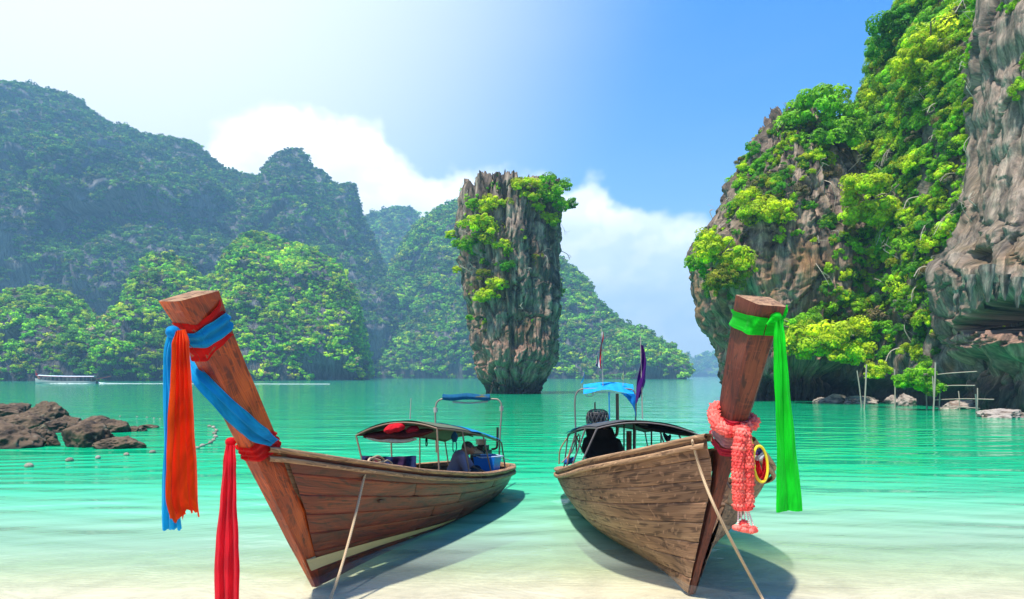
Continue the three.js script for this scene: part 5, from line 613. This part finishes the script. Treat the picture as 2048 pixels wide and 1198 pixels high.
// ───────────────────────── small things on the water ─────────────────────────
const floatGeo = (() => { const g = new THREE.SphereGeometry(1, 18, 12); g.scale(1, 0.72, 0.72); return g; })(), floatMats = [[0.34, 0.28, 0.21], [0.27, 0.22, 0.16], [0.36, 0.32, 0.26]].map((c) => std({ color: rgb(...c), roughness: 0.7, bumpMap: rockBump, bumpScale: 0.02 }));
const nth = ['first', 'second', 'third', 'fourth', 'fifth', 'sixth', 'seventh', 'eighth', 'ninth', 'tenth', 'eleventh', 'twelfth'];
[[58, 930, 9], [139, 919, 8], [196, 914, 7], [253, 908, 6], [305, 903, 6.5]].forEach(([x, y, r], i) => { const d = waterD(y + r * 0.5), s = r / FOCAL * d, m = mesh('float', floatGeo, floatMats[i % 3]); m.scale.setScalar(s); m.position.copy(PX(x, HORIZON, d)); m.position.y = s * 0.3; m.rotation.y = i; tag(m, nth[i] + ' float from the picture edge in the near row below the boulders', 'float', 'floats in the near row'); });
[[240, 832, 2.2], [274, 833, 2.2], [294, 834, 2.2], [308, 836, 2.2], [320, 837, 2]].forEach(([x, y, r], i) => { const d = waterD(y + 1.5), s = r / FOCAL * d, m = mesh('float', floatGeo, floatMats[2]); m.scale.setScalar(s); m.position.copy(PX(x, HORIZON, d)); m.position.y = s * 0.3; tag(m, nth[i] + ' of the five small pale floats in the far row behind the boulders', 'float', 'floats in the far row'); });
{ const P = [[394, 895, 5], [405, 890, 5.5], [421, 884, 6], [427, 879, 5], [431, 872, 5], [429, 866, 5], [433, 860, 5], [427, 854, 5], [419, 852, 4.5]]; P.forEach(([x, y, r], i) => { const d = waterD(y + r * 0.5), s = r / FOCAL * d, m = mesh('float', floatGeo, floatMats[(i * 2) % 3]); m.scale.setScalar(s); m.position.copy(PX(x, HORIZON, d)); m.position.y = s * 0.3; m.rotation.y = i * 0.8; tag(m, nth[i] + ' float from the near end of the curved chain behind the brown prow', 'float', 'floats in the curved chain'); });
  tag(mesh('float_line', tube(P.map(([x, y]) => { const p = PX(x, HORIZON, waterD(y + 2)); p.y = 0.015; return p; }), 0.02, 40, 5), std({ color: rgb(0.2, 0.18, 0.12), roughness: 0.9 })), 'dark rope threading the curved chain of floats', 'rope'); }
// poles stuck in the shallows
const poleMat = std({ color: rgb(0.34, 0.28, 0.22), roughness: 0.85 }), poleAt = (x0, y0, x1, y1, r, o, dd = 0) => { const d = waterD(y0) + dd, a = PX(x0, y0 + 4, d), b = PX(x1, y1, d), m = a.clone().lerp(b, 0.5).add(V(0.06 * noise(x0, 1, 2), 0, 0.05)); a.y = -0.5; return tube([a.sub(o), m.sub(o), b.sub(o)], r * 0.75, 14, 6); };
const O = V();
tag(mesh('pole', poleAt(1724, 815, 1714, 741, 0.06, O), poleMat), 'thinner leaning pole of the pair standing in the water', 'pole'); tag(mesh('pole', poleAt(1728, 818, 1733, 729, 0.075, O), poleMat), 'thicker, taller pole of the pair standing in the water', 'pole'); tag(mesh('pole', poleAt(1790, 817, 1789, 738, 0.07, O), poleMat), 'single upright pole standing between the leaning pair and the pole fence', 'pole');
{ const t = thing('pole_fence', 'fence of crooked poles and rails standing in the water at the grey cliff', 'fence', PX(1890, HORIZON, 52).setY(0)), o = t.position;
  for (const [a, b, c, e, r] of [[1854, 819, 1850, 752, 0.06], [1866, 823, 1871, 725, 0.07], [1868, 822, 1865, 752, 0.055], [1877, 820, 1880, 765, 0.055], [1919, 820, 1917, 782, 0.055], [1952, 828, 1951, 788, 0.06], [1953, 824, 1955, 776, 0.055]]) mesh('post', poleAt(a, b, c, e, r, o, 0), poleMat, t);
  for (const [a, b, c, e] of [[1838, 754, 1954, 743], [1852, 775, 1950, 771], [1868, 800, 1988, 799], [1870, 814, 1960, 817]]) { const A = PX(a, b, 51.6), B = PX(c, e, 48.5); mesh('rail', tube([A.clone().sub(o), A.clone().lerp(B, 0.5).add(V(0, 0.06, 0)).sub(o), B.sub(o)], 0.036, 12, 6), poleMat, t); } }
// the boat under way across the bay, and its wake
{
  const d = 226, c = PX(134, HORIZON, d).setY(0), t = thing('longtail_boat', 'far longtail boat with a long pale roof crossing the bay in front of the foothill', 'boat', c), k = d / FOCAL, q = (px, y) => V((px - 134) * k, y, 0);
  const hull = grid(30, 8, (u, v) => { const x = lerp(72, 196, u), a = v * Math.PI, w = 1.1 * Math.pow(Math.sin(Math.min(1, u * 1.02 + 0.04) * Math.PI), 0.5), top = 0.75 + 1.0 * Math.pow(1 - u, 6) + 0.1 * u, p = q(x, 0); p.z = Math.cos(a) * w; p.y = top - Math.sin(a) * (top + 0.3); return p; }); mesh('hull', hull, std({ color: rgb(0.5, 0.46, 0.42), roughness: 0.7, side: THREE.DoubleSide }), t);
  mesh('prow', tube([q(86, 0.6), q(78, 1.7), q(73, 2.9), q(71, 4.2)], 0.2, 10, 6), std({ color: rgb(0.30, 0.12, 0.08) }), t); mesh('prow_ribbon', (() => { const g = new THREE.CylinderGeometry(0.28, 0.3, 0.7, 10); g.translate(...q(73.5, 2.9).toArray()); return g; })(), CLOTH.rose, t);
  const roof = grid(20, 8, (u, v) => { const p = q(lerp(78, 190, u), 2.15 + 0.35 * (1 - u) ** 3 + 0.28 * Math.sin(v * Math.PI)); p.z = (v * 2 - 1) * 1.05; return p; }); mesh('roof', roof, std({ color: rgb(0.50, 0.66, 0.74), roughness: 0.6, side: THREE.DoubleSide }), t);
  mesh('roof_edge', join([1, -1].map((s) => { const g = tube([q(78, 2.5), q(100, 2.3), q(140, 2.15), q(190, 2.15)], 0.10, 16, 5); g.translate(0, 0, s * 1.05); return g; })), std({ color: rgb(0.45, 0.12, 0.10) }), t);
  for (let i = 0; i < 7; i++) for (const s of [1, -1]) { const p = q(90 + i * 16, 0); mesh('roof_post', rod(V(p.x, 0.8, s * 1.0), V(p.x, 2.2, s * 1.0), 0.05, 0.05, 5), metal, t); }
  const eg = new RoundedBoxGeometry(1.4, 1.0, 0.9, 2, 0.1); eg.translate(...q(186, 1.2).toArray()); mesh('engine', eg, blackMetal, t); mesh('shaft', rod(q(190, 1.3), q(222, 2.3), 0.07), std({ color: rgb(0.25, 0.07, 0.06) }), t);
  const foam = std({ color: rgb(0.62, 0.72, 0.68), roughness: 0.9 }), w = grid(120, 4, (u, v) => { const x = lerp(190, 660, u), p = PX(x, HORIZON, lerp(228, 212, Math.pow(u, 0.8))), n = 0.3 + 0.9 * Math.abs(noise(u * 40, 3, 1)); p.z += (v - 0.5) * (1.2 + 0.2 * u) * n; p.y = 0.05 + 0.5 * Math.sin(v * Math.PI) * Math.exp(-u * 26) * (0.5 + n) + 0.07 * Math.sin(v * Math.PI); return p; });
  tag(mesh('wake', w, foam), 'white foam wake drawn out behind the far boat', null, null, 'stuff'); const bw = grid(40, 4, (u, v) => { const p = PX(lerp(84, 190, u), HORIZON, d - 1.3 - v * 0.8), n = Math.abs(noise(u * 14, 2, v * 2)); p.y = 0.06 + 0.5 * n * Math.sin(v * Math.PI) * Math.sin(u * Math.PI); return p; }); tag(mesh('wake', bw, foam), 'foam along the side of the far boat', null, null, 'stuff');
}
renderer.render(scene, camera);
